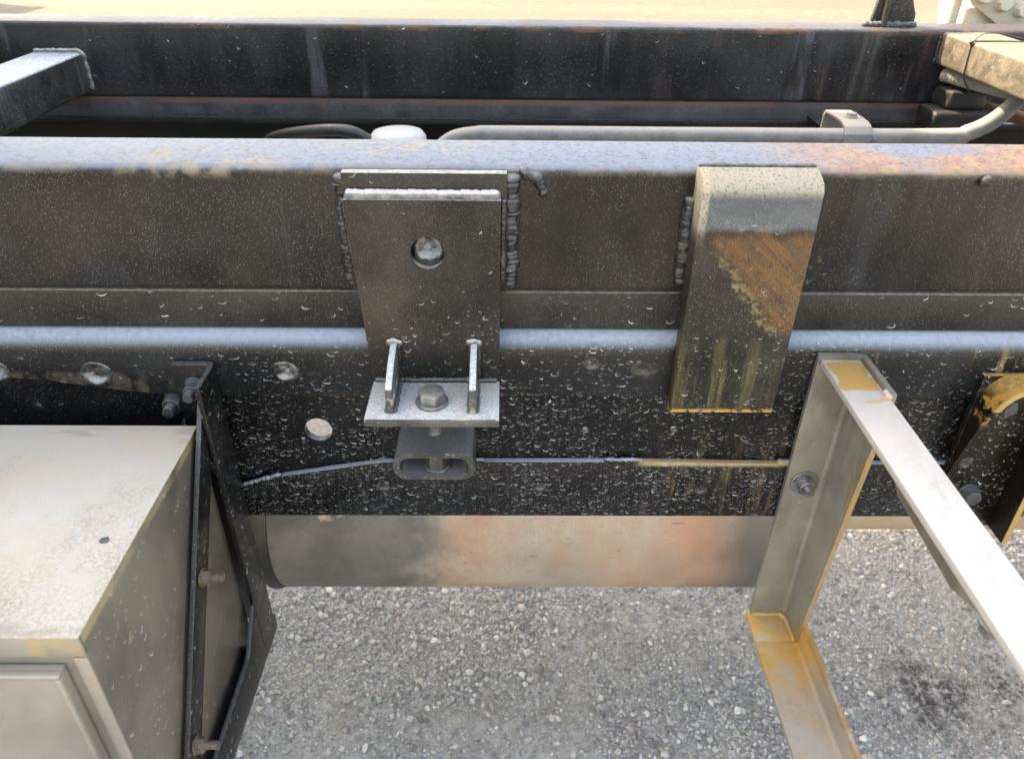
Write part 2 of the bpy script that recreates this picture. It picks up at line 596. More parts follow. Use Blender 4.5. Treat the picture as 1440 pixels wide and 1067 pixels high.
m_rail = surf('rail_black_paint', (.0026, .0026, .003), (.0055, .0055, .006), 8, rough=.32, spec=.24, side=.02, up=.42, dust_skyc=(.26, .28, .31), speck=.30, sscale=900,
              drop=1.0, dstretch=.75, dscl=150, dropx=(-.36, -.30, .03), peel=.4, wave=.5,
              patches=[dict(col=YDUST, x=(.16, .34, .03), z=(.75, .84, .05), noise=(120, .50, .72), stretch=(1, 1, .10), amt=.40),
                       dict(col=(.40, .31, .13), x=(.30, .60, .05), z=(.92, .98, .02), noise=(30, .60, .70), stretch=(1, 1, .25), amt=.7, off=8.),
                       dict(col=(.14, .06, .03), x=(-.24, -.12, .02), z=(.914, .930, .004), noise=(50, .42, .6), amt=.7),
                       dict(col=(.10, .085, .07), x=(.46, .80, .02), z=(.74, .82, .03), noise=(30, .4, .6), amt=.5)], seed=5.9)
m_flitch = surf('flitch_black_paint', (.004, .004, .0044), (.009, .0087, .0085), 8, rough=.27, spec=.32, side=.03, up=.85, dust_skyc=(.33, .38, .46), speck=.3, sscale=1300, dscale=4, dcon=.12,  # top band: sky highlight put into a bluish dust tint
                drop=.60, dstretch=.75, dscl=140, dropx=(-.34, -.20, .12), peel=.45, wave=.5,
                patches=[dict(col=(.42, .33, .14), x=(.31, .60, .03), z=(.92, .975, .012), noise=(36, .57, .66), stretch=(1.6, 1, .2), amt=.30, off=8.),
                         dict(col=(.09, .07, .055), x=(-.6, -.33, .02), z=(.91, .945, .004), noise=(40, .42, .6), amt=.6)], seed=6.4)
m_reinf = surf('reinforcement_black_paint', (.0028, .0028, .0032), (.006, .006, .0065), 9, rough=.32, spec=.24, side=.02, up=.9, dust_skyc=(.34, .38, .44), dcon=.15, speck=.30, sscale=900,  # upper edge paler: dust plus skylight put into the colour
               drop=1.0, dstretch=.75, dscl=158, peel=.45,
               patches=[dict(col=YDUST, x=(.16, .33, .03), z=(.74, .822, .05), noise=(120, .50, .72), stretch=(1, 1, .10), amt=.40),
                        dict(col=(.36, .25, .12), x=(.150, .31, .012), z=(.828, .85, .003), amt=.95, noise=(90, .2, .5)),
                        dict(col=(.10, .085, .07), x=(.50, .80, .02), z=(.74, .82, .03), noise=(30, .4, .6), amt=.5)], seed=7.2)
m_inner = surf('frame_inner_paint', (.004, .004, .0045), (.008, .0075, .0075), 9, rough=.5, spec=.3, side=.06, up=.3, dust_skyc=(.15, .14, .13), seed=7.9)
m_mount = surf('mount_plate_paint', (.008, .0075, .0068), (.021, .0175, .0135), 6, rough=.32, spec=.28, side=.05, up=.92, dust_skyc=(.46, .43, .38), speck=.45, sscale=1300,
               drop=.50, dropz=(.95, 1.06, .08), peel=.55, wave=.4,
               patches=[dict(col=(.012, .012, .012), z=(.93, .985, .02), amt=.75, rough=.35),
                        dict(col=(.062, .045, .031), x=(-.14, -.075, .03), z=(.99, 1.12, .04), noise=(10, .34, .6), amt=.75)], seed=8.8)
m_shelf = surf('mount_shelf_paint', (.04, .04, .04), (.075, .075, .07), 22, rough=.30, side=.10, up=.95, dust_skyc=(.58, .58, .57), speck=.2,  # shelf and gusset tops: dust whitened to stand for sky reflection
               drop=.45, peel=.6, dscale=40,
               patches=[dict(col=(.50, .45, .35), noise=(38, .50, .64), z=(.9425, .96, .001), amt=.7)], seed=9.3)
m_weld = surf('weld_metal_painted', (.008, .0078, .0075), (.035, .034, .032), 110, rough=.28, side=.04, up=.40, dust_skyc=(.36, .35, .33), dscale=80, peel=1.0, peels=620, seed=9.9)
m_weldd = surf('weld_metal_dusty', (.05, .049, .047), (.12, .118, .11), 110, rough=.40, side=.35, up=.95, dust_skyc=(.58, .57, .55), dscale=90, peel=1.0, peels=620, seed=9.7)
m_plug = surf('plug_weld_metal', (.022, .022, .024), (.12, .123, .13), 120, rough=.22, metal=.6, side=.06, up=.75, dust_skyc=(.42, .40, .37), peel=.9, peels=380, seed=10.3)
m_clip = surf('clip_grey_steel', (.022, .021, .020), (.055, .052, .048), 40, rough=.42, side=.15, up=.6, dust_skyc=(.24, .24, .235), speck=.35, drop=.4, dscl=140, seed=10.9)
m_bolt = surf('bolt_zinc_dull', (.13, .13, .13), (.26, .255, .25), 90, rough=.30, metal=.75, side=.12, up=.4, dust_skyc=(.36, .35, .33), peel=.5, seed=11.4)
m_boltb = surf('bolt_black', (.018, .019, .022), (.040, .041, .046), 60, rough=.32, side=.12, up=.35, dust_skyc=(.20, .21, .23), seed=11.8)
m_boltr = surf('bolt_rusty', (.075, .045, .030), (.15, .105, .078), 160, rough=.6, side=.2, up=.3, dust_skyc=(.26, .21, .17), peel=.9, seed=12.1)
m_bent = surf('bent_plate_paint', (.009, .0085, .007), (.021, .019, .014), 16, rough=.40, spec=.3, side=.08, up=.6, dust_skyc=(.32, .27, .19), speck=.45, sscale=1100,
              drop=.45, dropz=(.95, 1.04, .12), peel=.6, wave=.8,
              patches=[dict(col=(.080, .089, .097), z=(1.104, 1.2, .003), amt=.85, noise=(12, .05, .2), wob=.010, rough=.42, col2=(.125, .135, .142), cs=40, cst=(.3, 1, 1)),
                       dict(col=(.045, .024, .011), x=(.176, .30, .005), z=(1.092, 1.106, .003), wob=.012, amt=.8, noise=(30, .25, .5)),
                       dict(col=(.165, .075, .024), col2=(.085, .050, .027), cs=150, crot=-.75, cst=(.12, 1, 1.6), x=(.184, .30, .004), z=(1.006, 1.100, .006),
                            lin=[(.80, .62, .8285, .010)], wob=.040, wobs=40, amt=.9, noise=(90, .22, .5), rough=.5),
                       dict(col=(.21, .155, .065), x=(.18, .266, .01), z=(1.006, 1.085, .006), lin=[(.80, .62, .8195, .003), (-.80, -.62, -.829, .004)], wob=.030, wobs=45, amt=.75, noise=(150, .42, .56)),
                       dict(col=(.20, .155, .065), z=(.90, .998, .006), noise=(75, .50, .70), stretch=(1, 1, .05), amt=.26, off=6.6),
                       dict(col=(.26, .20, .08), z=(.905, .965, .02), noise=(140, .50, .74), stretch=(1, 1, .08), amt=.42, off=2.6),
                       dict(col=(.52, .30, .07), z=(.90, .9155, .0015), noise=(110, .40, .52), amt=.85),
                       dict(col=(.40, .345, .25), y=(-.0325, .02, .002), z=(1.137, 1.2, .006), noise=(420, .25, .55), amt=.85),
                       dict(col=(.40, .345, .25), x=(.150, .1745, .002), z=(1.105, 1.2, .02), noise=(420, .30, .55), amt=.8)], seed=12.7)
m_box = surf('toolbox_side_steel', (.15, .131, .106), (.225, .197, .158), 5, rough=.36, metal=.45, plane='yz', side=.30, up=.8, dust_skyc=(.24, .21, .168),
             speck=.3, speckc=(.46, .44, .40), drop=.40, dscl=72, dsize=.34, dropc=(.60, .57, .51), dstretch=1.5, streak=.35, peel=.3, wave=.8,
             patches=[dict(col=(.42, .33, .17), z=(.899, .912, .002), noise=(40, .3, .55), amt=.7),
                      dict(col=(.34, .29, .22), noise=(45, .66, .73), amt=.8, off=3.),
                      dict(col=(.30, .26, .20), noise=(9, .45, .68), stretch=(1, 1, .35), amt=.45, off=11.),
                      dict(col=(.06, .052, .043), noise=(13, .56, .72), stretch=(1, .7, .5), amt=.45, off=5.5)], seed=13.2)
m_boxtop = surf('toolbox_top_dust', (.57, .515, .44), (.52, .455, .365), 6, rough=.5, side=.2, up=.35, dust_skyc=(.55, .49, .405), dscale=9, speck=.10, speckc=(.22, .18, .14), peel=.6,
                patches=[dict(col=(.38, .30, .23), noise=(7, .42, .62), grain=(300, .40, .60), amt=.62, stretch=(1, .7, 1), off=12.),
                         dict(col=(.34, .24, .17), noise=(11, .40, .60), grain=(340, .40, .60), amt=.75, y=(-.31, -.14, .06), off=7.),
                         dict(col=(.30, .22, .16), y=(-.3015, -.290, .003), noise=(60, .42, .62), amt=.55, off=1.1),
                         dict(col=(.34, .25, .18), y=(-.085, -.055, .008), noise=(40, .50, .60), stretch=(.3, 1, 1), amt=.5, off=4.1),
                         dict(col=(.58, .45, .31), noise=(7, .48, .72), amt=.6, off=3.4),
                         dict(col=(.10, .09, .08), noise=(170, .745, .77), amt=.9, off=5.)], seed=13.9)
m_boxfront = surf('toolbox_front_steel', (.30, .275, .245), (.37, .335, .29), 10, rough=.34, metal=.5, side=.40, up=.8, dust_skyc=(.36, .30, .24), peel=.25, wave=.8,
                  patches=[dict(col=(.46, .34, .15), x=(-.335, -.297, .003), z=(.885, .909, .002), amt=.6, noise=(60, .3, .6)),
                           dict(col=(.34, .26, .20), noise=(26, .50, .66), amt=.45, off=4.)], seed=14.3)
m_brk = surf('bracket_black_paint', (.0035, .0035, .0038), (.0075, .0075, .0075), 14, rough=.32, spec=.28, plane='yz', side=.03, up=.28, dust_skyc=(.30, .30, .29), speck=.14, drop=.5, dscl=85,
             dropc=(.46, .46, .44), dstretch=1.5, peel=.4, seed=14.8)
m_angle = surf('step_bracket_steel', (.25, .235, .208), (.36, .335, .29), 9, rough=.34, metal=.55, side=.35, up=.75, dust_skyc=(.27, .245, .20), speck=.3, speckc=(.5, .47, .4), streak=.3,
               drop=.34, dscl=120, dropc=(.42, .40, .35), peel=.5, wave=.5,
               patches=[dict(col=(.085, .072, .055), noise=(11, .50, .68), amt=.55, stretch=(1, 1, .5), off=3.9, rough=.6),
                        dict(col=(.30, .20, .09), noise=(26, .58, .70), amt=.5, stretch=(1, 1, .4), off=7.7, rough=.75),
                        dict(col=ORANGE, liny=(-1, -.0709, .0184, .0008), z=(.60, .915, .004), amt=.75, noise=(60, .2, .5), col2=YDUST, cs=50),
                        dict(col=YDUST, z=(.594, .606, .005), noise=(40, .3, .6), amt=.6)], seed=15.4)
m_arm = surf('step_arm_galvanised', (.42, .405, .385), (.50, .47, .44), 5, rough=.42, metal=.15, side=.15, up=.6, dust_skyc=(.58, .54, .495), peel=.25, speck=.02, speckc=(.1, .1, .1),
             patches=[dict(col=(.30, .27, .235), noise=(20, .54, .70), amt=.5, stretch=(1, .4, 1), off=1.7, grain=(180, .4, .6)),
                      dict(col=(.54, .30, .075), y=(-.074, -.023, .002), x=(.3135, .3485, .0010), wob=.022, wobs=45, amt=.95, noise=(60, .14, .32), rough=.85, up=True),
                      dict(col=(.54, .36, .16), y=(-.098, -.091, .001), x=(.322, .36, .004), wob=.040, wobs=22, amt=.85, rough=.85)], seed=16.0)
m_lower = surf('step_lower_steel', (.30, .28, .25), (.37, .34, .30), 7, rough=.42, metal=.4, side=.30, up=.6, dust_skyc=(.44, .39, .32), peel=.3,
               patches=[dict(col=(.54, .31, .075), y=(-.12, .0, .03), noise=(30, .25, .55), amt=.95, rough=.85, wob=.03),
                        dict(col=(.46, .30, .12), noise=(30, .44, .66), amt=.6, rough=.85, up=True, grain=(240, .35, .6)),
                        dict(col=ORANGE2, z=(.624, .64, .002), noise=(40, .3, .6), amt=.9)], seed=16.6)
m_chan = surf('channel_bracket_paint', (.003, .003, .003), (.006, .006, .006), 12, rough=.34, spec=.24, side=.015, up=.75, dust_skyc=(.50, .30, .09), speck=.2, drop=.75, dscl=120, peel=.4,
              patches=[dict(col=ORANGE, noise=(38, .50, .58), amt=.85, z=(.905, .97, .01), y=(-.06, -.024, .002)),
                       dict(col=(.42, .28, .09), y=(-.07, -.0475, .0006), amt=.85, noise=(60, .15, .4))], seed=17.1)
m_muff = surf('muffler_rusty_steel', (.33, .265, .215), (.42, .31, .235), 6, rough=.46, metal=.25, speck=.3, speckc=(.10, .08, .07), streak=.3, streakc=(.30, .23, .18), side=.3, up=.95, dust_skyc=(.56, .50, .43), peel=.8, peels=900, wave=.4,
              patches=[dict(col=(.47, .20, .11), col2=(.40, .24, .16), cs=260, noise=(5, .38, .66), amt=.9, stretch=(1, 1, .5), x=(-.08, .36, .08), off=2.6, rough=.6),
                       dict(col=(.52, .43, .33), col2=(.38, .30, .235), cs=300, noise=(9, .48, .66), amt=.6, off=9.4, x=(-.2, .5, .05)),
                       dict(col=(.085, .084, .080), col2=(.14, .135, .125), cs=14, x=(-.6, -.10, .040), z=(.20, .600, .006), wob=.22, wobs=12, amt=.92, rough=.45),
                       dict(col=(.10, .075, .06), noise=(150, .62, .70), stretch=(.25, 1, 1), amt=.5, off=3.),
                       dict(col=(.07, .06, .054), x=(.33, .7, .06), z=(.20, .600, .01), wob=.12, wobs=12, amt=.85, rough=.5)], seed=17.8)
m_exh = surf('exhaust_pipe_dusty', (.42, .31, .20), (.38, .25, .15), 12, rough=.7, side=.35, up=.6, dust_skyc=(.40, .31, .20), seed=18.2)
m_rust = surf('rusty_steel', (.22, .075, .025), (.11, .045, .02), 30, rough=.8, side=.1, up=.3, peel=.9, seed=18.6)
m_pipe = surf('dusty_pipe', (.15, .147, .138), (.22, .21, .195), 30, rough=.45, side=.30, up=.7, dust_skyc=(.42, .39, .34), speck=.15, peel=.4, seed=19.0)
m_xm = surf('crossmember_paint', (.007, .007, .007), (.014, .0135, .013), 12, rough=.45, plane='yz', side=.04, up=.97, dust_skyc=(.60, .615, .63), speck=.3, sscale=900, streak=.14, peel=.7, dscale=30, seed=19.4)  # top whitened in colour for skylight, over dust
m_xm2 = surf('crossmember_dusty', (.055, .048, .034), (.105, .090, .062), 60, rough=.6, plane='yz', side=.40, up=.95, dust_skyc=(.20, .175, .13), speck=.35, streak=.5, streakc=(.03, .028, .022), peel=.8, dscale=50, seed=19.8)
m_cond = surf('grey_conduit', (.20, .19, .175), (.26, .25, .23), 20, rough=.6, side=.3, up=.6, dust_skyc=(.40, .37, .31), seed=20.2)
m_tie = surf('black_plastic', (.012, .013, .014), None, rough=.4, side=.1, up=.2, seed=20.5)
m_white = surf('white_plastic', (.55, .55, .53), (.48, .47, .45), 10, rough=.5, side=.2, up=.5, dust_skyc=(.45, .43, .40), seed=20.9)
m_tan = surf('tan_dusty_housing', (.44, .35, .25), (.50, .41, .30), 12, rough=.75, side=.3, up=.5, dust_skyc=(.52, .45, .35), seed=21.2)
m_cream = surf('cream_dusty_plate', (.56, .50, .40), (.48, .42, .33), 14, rough=.6, side=.3, up=.5, dust_skyc=(.55, .48, .38), seed=21.6)
m_tyre = surf('tyre_rubber', (.006, .006, .006), (.012, .0115, .011), 30, rough=.6, plane='xz', side=.12, up=.3, dust_skyc=(.12, .11, .10), seed=22.0)
m_cab = surf('cab_white_paint', (.62, .62, .60), None, rough=.25, side=.06, up=.15, coat=.4, peel=.05, seed=22.4)
m_alu = surf('tank_aluminium', (.45, .45, .45), None, rough=.4, metal=.7, side=.2, up=.5, seed=22.8)
m_cont = surf('container_paint', (.10, .16, .20), (.13, .19, .23), 3, rough=.5, side=.15, up=.4, seed=23.1)
tg = NT('dark_glass')
tg.b.inputs['Base Color'].default_value = (.01, .012, .014, 1)
tg.b.inputs['Roughness'].default_value = .06
m_glass = tg.mat

# ground material: compacted crushed stone and fines
tg = NT('gravel_ground')
big = tg.noise(.55, 5, .6, off=2.0)
mid = tg.noise(14, 6, .7)
fin = tg.noise(160, 5, .75)
vo = tg.voro(75)
vsep = tg.t.nodes.new('ShaderNodeSeparateColor')
tg.t.links.new(vo.outputs['Color'], vsep.inputs[0])
gcol = tg.mix(tg.ss(fin, .3, .7), (.18, .17, .156), (.38, .362, .33))
gcol = tg.mix(tg.mul(tg.ss(vsep.outputs[0], .35, .9), .6), gcol, (.42, .41, .39))
gcol = tg.mix(tg.mul(tg.ss(mid, .45, .7), .5), gcol, (.26, .235, .195))
# open yard: tan set darker away from the truck to hold down its sunlight, with wheel tracks
far = tg.ss(tg.y, 2.2, 5.0)
trk = tg.noise(1.3, 5, .6, stretch=(.12, 1, 1), off=6.0)
ycol = tg.mix(tg.ss(trk, .40, .62), (.105, .083, .053), (.135, .108, .070))
ycol = tg.mix(tg.mul(tg.ss(tg.noise(9, 6, .8, stretch=(1, .6, 1)), .42, .62), .75), ycol, (.078, .062, .040))
gcol = tg.mix(tg.mul(far, .9), gcol, ycol)
tg.put(tg.b.inputs['Base Color'], gcol)
tg.b.inputs['Roughness'].default_value = .92
gh = tg.m('ADD', tg.mul(fin, .4), tg.mul(tg.ss(vo.outputs['Distance'], 0, .6, 1, 0), .8))
tg.put(tg.b.inputs['Normal'], tg.bump(gh, .7, .006))
m_ground = tg.mat

tg = NT('gravel_stone')
rnd = tg.geo.outputs['Random Per Island']
ramp = tg.t.nodes.new('ShaderNodeValToRGB')
tg.t.links.new(rnd, ramp.inputs[0])
els = ramp.color_ramp.elements
els[0].position, els[0].color = 0, (.15, .15, .152, 1)
els[1].position, els[1].color = 1, (.74, .73, .71, 1)
for p_, c_ in ((.18, (.25, .25, .25)), (.40, (.34, .337, .33)), (.62, (.46, .452, .44)), (.80, (.53, .52, .50)), (.86, (.36, .31, .25)), (.93, (.58, .575, .56))):
    e = els.new(p_)
    e.color = (*c_, 1)
sv = tg.noise(260, 4, .7)
scol = tg.mix(tg.ss(sv, .3, .75), tg.mix(.25, ramp.outputs[0], (.10, .098, .092)), ramp.outputs[0])
oil = tg.ss(tg.m('ADD', tg.vm('DISTANCE', tg.pos, (.86, .27, 0)), tg.mul(tg.noise(18, 4, .6), .22)), .14, .24, 1, 0)
oil2 = tg.ss(tg.m('ADD', tg.vm('DISTANCE', tg.pos, (1.02, .30, 0)), tg.mul(tg.noise(22, 4, .6, off=3.), .16)), .10, .17, 1, 0)
oilm = tg.mul(tg.m('MAXIMUM', oil, oil2), tg.ss(tg.noise(34, 3, .6), .34, .50))
scol = tg.mix(1.0, scol, tg.vm('MULTIPLY', scol, (1.0, .985, .95)))
scol = tg.mix(tg.mul(oilm, .9), scol, (.035, .033, .032))
warmp = tg.ss(tg.noise(4.5, 4, .6, off=4.0), .5, .68)
scol = tg.mix(tg.mul(warmp, .5), scol, (.44, .40, .325))
tg.put(tg.b.inputs['Base Color'], scol)
tg.b.inputs['Roughness'].default_value = .85
tg.put(tg.b.inputs['Normal'], tg.bump(sv, .5, .0012))
m_stone = tg.mat

# ------------------------------------------------------------------ ground and gravel
bm = bmesh.new()
bmesh.ops.create_grid(bm, x_segments=2, y_segments=2, size=600)
g = finish(bm, 'ground', m_ground, smooth=False)
g['kind'] = 'structure'

ico = bmesh.new()
bmesh.ops.create_icosphere(ico, subdivisions=1, radius=1)
iv = np.array([v.co[:] for v in ico.verts])
ifc = np.array([[v.index for v in f.verts] for f in ico.faces])
ico.free()

def stones(name, xs, ys, size, seed):
    rg = np.random.default_rng(seed)
    n = len(xs)
    ax = np.stack([size * rg.uniform(.75, 1.25, n), size * rg.uniform(.6, 1.05, n), size * rg.uniform(.45, .8, n)], 1)
    th = rg.uniform(0, 2 * np.pi, n)
    ph = rg.normal(0, .45, n)
    V = iv[None] * (1 + rg.uniform(-.26, .26, (n, len(iv), 1)))
    V = V * ax[:, None, :]
    c, s = np.cos(ph)[:, None], np.sin(ph)[:, None]
    y, z = V[..., 1] * c - V[..., 2] * s, V[..., 1] * s + V[..., 2] * c
    c, s = np.cos(th)[:, None], np.sin(th)[:, None]
    x, y = V[..., 0] * c - y * s, V[..., 0] * s + y * c
    zz = size * rg.uniform(-.15, .45, n)
    P = np.stack([x + xs[:, None], y + ys[:, None], z + zz[:, None]], -1).reshape(-1, 3)
    Fc = (ifc[None] + (np.arange(n) * len(iv))[:, None, None]).reshape(-1, 3)
    me = bpy.data.meshes.new(name)
    me.vertices.add(len(P))
    me.vertices.foreach_set('co', P.astype(np.float32).ravel())
    me.loops.add(Fc.size)
    me.loops.foreach_set('vertex_index', Fc.astype(np.int32).ravel())
    me.polygons.add(len(Fc))
    me.polygons.foreach_set('loop_start', (np.arange(len(Fc)) * 3).astype(np.int32))
    me.polygons.foreach_set('loop_total', np.full(len(Fc), 3, np.int32))
    me.update()
    me.validate()
    o = link(me, name, m_stone, smooth=False)
    return o

# dense where the yard shows under the truck, thinner round about
N1, N2 = 98000, 14000
x1 = rng.uniform(-.66, 1.62, N1); y1 = rng.uniform(.03, 1.0, N1)
s1 = .0017 + .0024 * rng.random(N1) ** 1.9 + (rng.random(N1) < .03) * rng.uniform(.0015, .005, N1)
x2 = rng.uniform(-2.2, 3.2, N2); y2 = rng.uniform(-1.5, 2.6, N2)
s2 = .004 + .006 * rng.random(N2) ** 2
def thin(xs, ys, ss_):
    k = np.array([mnoise.noise((a * 3.1, b * 3.1, 2.0)) + .5 * mnoise.noise((a * 11, b * 11, 5.0)) for a, b in zip(xs, ys)])
    keep = rng.random(len(xs)) < np.clip(.85 + .9 * k, .35, 1)
    return xs[keep], ys[keep], (ss_ * (1 + .35 * np.clip(k, -.6, .6)))[keep]
x1, y1, s1 = thin(x1, y1, s1)
gr = stones('gravel', np.concatenate([x1, x2]), np.concatenate([y1, y2]), np.concatenate([s1, s2]), 5)
gr['label'] = 'loose grey crushed gravel lying on the yard under the truck'
gr['category'] = 'gravel'
gr['kind'] = 'stuff'

# ------------------------------------------------------------------ truck frame (rails under the subframe)
XL, XR = -3.3, 2.6
fr_ = thing('ladder_chassis', 'black steel chassis rails under the subframe, splashed with dried mud drops', 'chassis', (0, .43, .752))

def flitch_sections():
    xs = list(np.arange(-.62, .72, .008))
    xs = [XL, -2.0, -1.0] + xs + [1.2, 1.8, XR]
    out = []
    for x in xs:
        lo = .9195 + .0005 * mnoise.noise((x * 30, 1, 0))
        if x < -.33:
            k = min(1, (-.33 - x) / .17)
            lo += .019 * (k * k * (3 - 2 * k)) + .0012 * mnoise.noise((x * 60, 4, 0))
        p = [(.060, .9885), (.012, .9885)]
        for k in range(1, 8):
            a = math.pi / 2 * k / 8
            p.append((.012 - .024 * math.sin(a), .9665 + .022 * math.cos(a)))
        p += [(-.012, .9665), (-.012, lo + .001), (-.0115, lo), (-.0048, lo), (-.0044, lo + .001), (-.0044, .9665), (.006, .980), (.012, .9815), (.060, .9815)]
        out.append([(x, y + .0003 * mnoise.noise((x * 40, z * 40, 3)), z) for y, z in p])
    return out

rail = plate_holes('chassis_rail', [(XL, .7525), (XR, .7525), (XR, .978), (XL, .978)],
                   [(-.194, .8696, .0145), (.088, .87, .004), (.182, .8715, .0042)], -.004, .004, m_rail, fr_)
box('bottom_flange', XL, XR, .0042, .075, .7527, .760, m_inner, rail, bev=.001)
bm = bmesh.new(); add_loft(bm, flitch_sections())
fl = finish(bm, 'flitch_angle', m_flitch, fr_, 50)
# reinforcement plate on the lower web, its upper edge bent up behind the bracket
top = [(-.295, .793), (-.278, .7985), (-.250, .8085), (-.237, .8125), (-.166, .8255), (-.130, .8318), (-.110, .8325), (.149, .8332), (.312, .8305), (.62, .832), (.80, .832)]
outl = top + [(.80, .7545), (-.295, .7545)]
rp = prism('reinforcement_plate', outl, 'y', -.0115, -.0043, m_reinf, fr_, bev=.0009)
weld('weld_bead', [(-.292, -.0105, .795), (-.270, -.0112, .803), (-.240, -.0110, .813)], .0036, m_reinf, rp, seed=3, rough=.5)
weld('weld_bead', [(-.029, -.0100, .8335), (-.018, -.0100, .8335)], .0034, m_reinf, rp, seed=4, rough=.5)
weld('weld_bead', [(.110, -.0095, .8338), (.152, -.0095, .8338)], .0030, m_reinf, rp, seed=5, rough=.5)
weld('weld_bead', [(.298, -.0095, .8318), (.318, -.0095, .8318)], .0036, m_reinf, rp, seed=6, rough=.5)
for i, (x, z, r, h, e) in enumerate([(-.4022, .9428, .0150, .0052, 1.1), (-.2159, .9462, .0130, .0046, 1.0), (-.4985, .945, .013, .0046, 1.),
                                     (.088, .9561, .0085, .0022, 1.0), (.142, .951, .012, .002, 1.3)]):
    lump('plug_weld', (x, -.0122, z), (0, -1, 0), r, h, m_plug if i < 3 else m_weld, fl, seed=i * 1.7 + 1, ecc=e, sunk=.9)
for i, (x, z) in enumerate([(-.130, .797), (.042, .797), (.220, .793)]):
    lump('plug_weld', (x, -.0115, z), (0, -1, 0), .0070, .0016, m_weld, rp, seed=i + 20, ecc=1.3)
lump('plug_weld', (-.4763, -.0042, .902), (0, -1, 0), .0062, .0012, m_plug, rail, seed=35, sunk=.9)
lump('plug_weld', (.392, -.0115, .800), (0, -1, 0), .0075, .0016, m_weld, rp, seed=29)
# far rail: channel with its flanges turned inwards
fr2 = prism('chassis_rail', [(.770, .9915), (.858, .9915), (.858, .752), (.775, .752), (.775, .760), (.850, .760), (.850, .9835), (.770, .9835)], 'x', XL, XR, m_inner, fr_, bev=.001)
# clip bolted to the web below the mount
def clip():
    bm = bmesh.new()
    o = rrect(-.1095, -.0275, .846, .880, .0140, 6)
    i_ = rrect(-.1030, -.0340, .8505, .8735, .0100, 6)
    n = len(o)
    y0, y1 = -.0565, -.0045
    OF = [bm.verts.new((x, y0, z)) for x, z in o]; IF = [bm.verts.new((x, y0, z)) for x, z in i_]
    OB = [bm.verts.new((x, y1, z)) for x, z in o]; IB = [bm.verts.new((x, y1, z)) for x, z in i_]
    for k in range(n):
        j = (k + 1) % n
        bm.faces.new((OF[k], OF[j], IF[j], IF[k])); bm.faces.new((OB[j], OB[k], IB[k], IB[j]))
        bm.faces.new((OF[j], OF[k], OB[k], OB[j])); bm.faces.new((IF[k], IF[j], IB[j], IB[k]))
    bmesh.ops.recalc_face_normals(bm, faces=bm.faces)
    es = [e for e in bm.edges if e.verts[0].co.y == e.verts[1].co.y == y0]
    bmesh.ops.bevel(bm, geom=es, offset=.0012, segments=2, affect='EDGES')
    return finish(bm, 'mounting_clip', m_clip, fr_, 40)
clp = clip()
bolt('bolt', (-.067, -.0400, .8505), (0, 0, 1), m_clip, clp, af=.0220, h=.0165, wr=.0135, wh=.003, rot=.52)

# ------------------------------------------------------------------ subframe: two box beams, packing strips, crossmembers, welded mounts
sf = thing('subframe', 'black box section subframe lying on top of the truck frame rails', 'subframe', (0, .43, .989))

def beam(name, y0, y1, z0, z1, mat, seed, edge=1.0):
    xs = [XL, -1.6, -.9] + list(np.arange(-.72, .90, .006)) + [1.3, XR]
    prof = rrect(y0, y1, z0, z1, .0075, 5)
    secs = []
    for x in xs:
        ring = []
        for y, z in prof:
            w = edge * max(0, 1 - math.hypot(y - y0, z - z1) / .018)
            n1 = mnoise.noise((x * 45, y * 60, z * 60 + seed)) + .6 * mnoise.noise((x * 140, y * 100, z * 100 + seed))
            n2 = mnoise.noise((x * 3, y * 3, z * 3 + seed))
            ring.append((x, y + .0009 * w * n1 + .0006 * n2, z - .0010 * w * abs(n1) + .0005 * n2))
        secs.append(ring)
    bm = bmesh.new(); add_loft(bm, secs)
    return finish(bm, name, mat, sf, 50)

nb = beam('box_beam', 0, .0865, 1.0290, 1.150, m_beam, 1.0)
nb['label'] = 'near box beam with dusty top edge'
fb = beam('box_beam', .770, .8565, 1.0285, 1.150, m_fbeam, 5.0)
fb['label'] = 'far box beam with streaked bluish black face'
box('packing_strip', XL, XR, .0020, .072, .9890, 1.0284, m_strip, sf, bev=.0012)
box('packing_strip', XL, XR, .7745, .850, .9920, 1.0272, m_fstrip, sf, bev=.0012)
# sealing lip squeezed out along the far strip
weld('sealant_bead', [(x, .7735 + .0012 * math.sin(x * 37), .9925) for x in np.arange(-.7, .78, .05)], .0028, m_inner, sf, pitch=.03, rough=.5, seed=11)
weld('sealant_bead', [(.775, .7735, .9922), (1.6, .7735, .9922)], .0034, m_xm, sf, pitch=.03, rough=.5, seed=12)

def crossmember(x0, x1, z0, z1, mat):
    pts = rrect(x0, x1, z0, z1, .006, 4)
    bm = bmesh.new()
    add_loft(bm, [[(x, y, z) for x, z in pts] for y in (.0870, .7695)])
    return finish(bm, 'crossmember', mat, sf, 40)
xm1 = crossmember(-.8165, -.7300, 1.0365, 1.1015, m_xm)
xm2 = crossmember(.7570, .8500, 1.0955, 1.1470, m_xm2)
weld('weld_bead', [(-.812, .7690, 1.1035), (-.735, .7690, 1.1035), (-.7275, .7690, 1.096), (-.7275, .7690, 1.040)], .0042, m_weldd, xm1, seed=14, rough=.5)
weld('weld_bead', [(.7545, .769, 1.140), (.7545, .769, 1.098)], .0030, m_weld, xm2, seed=15)

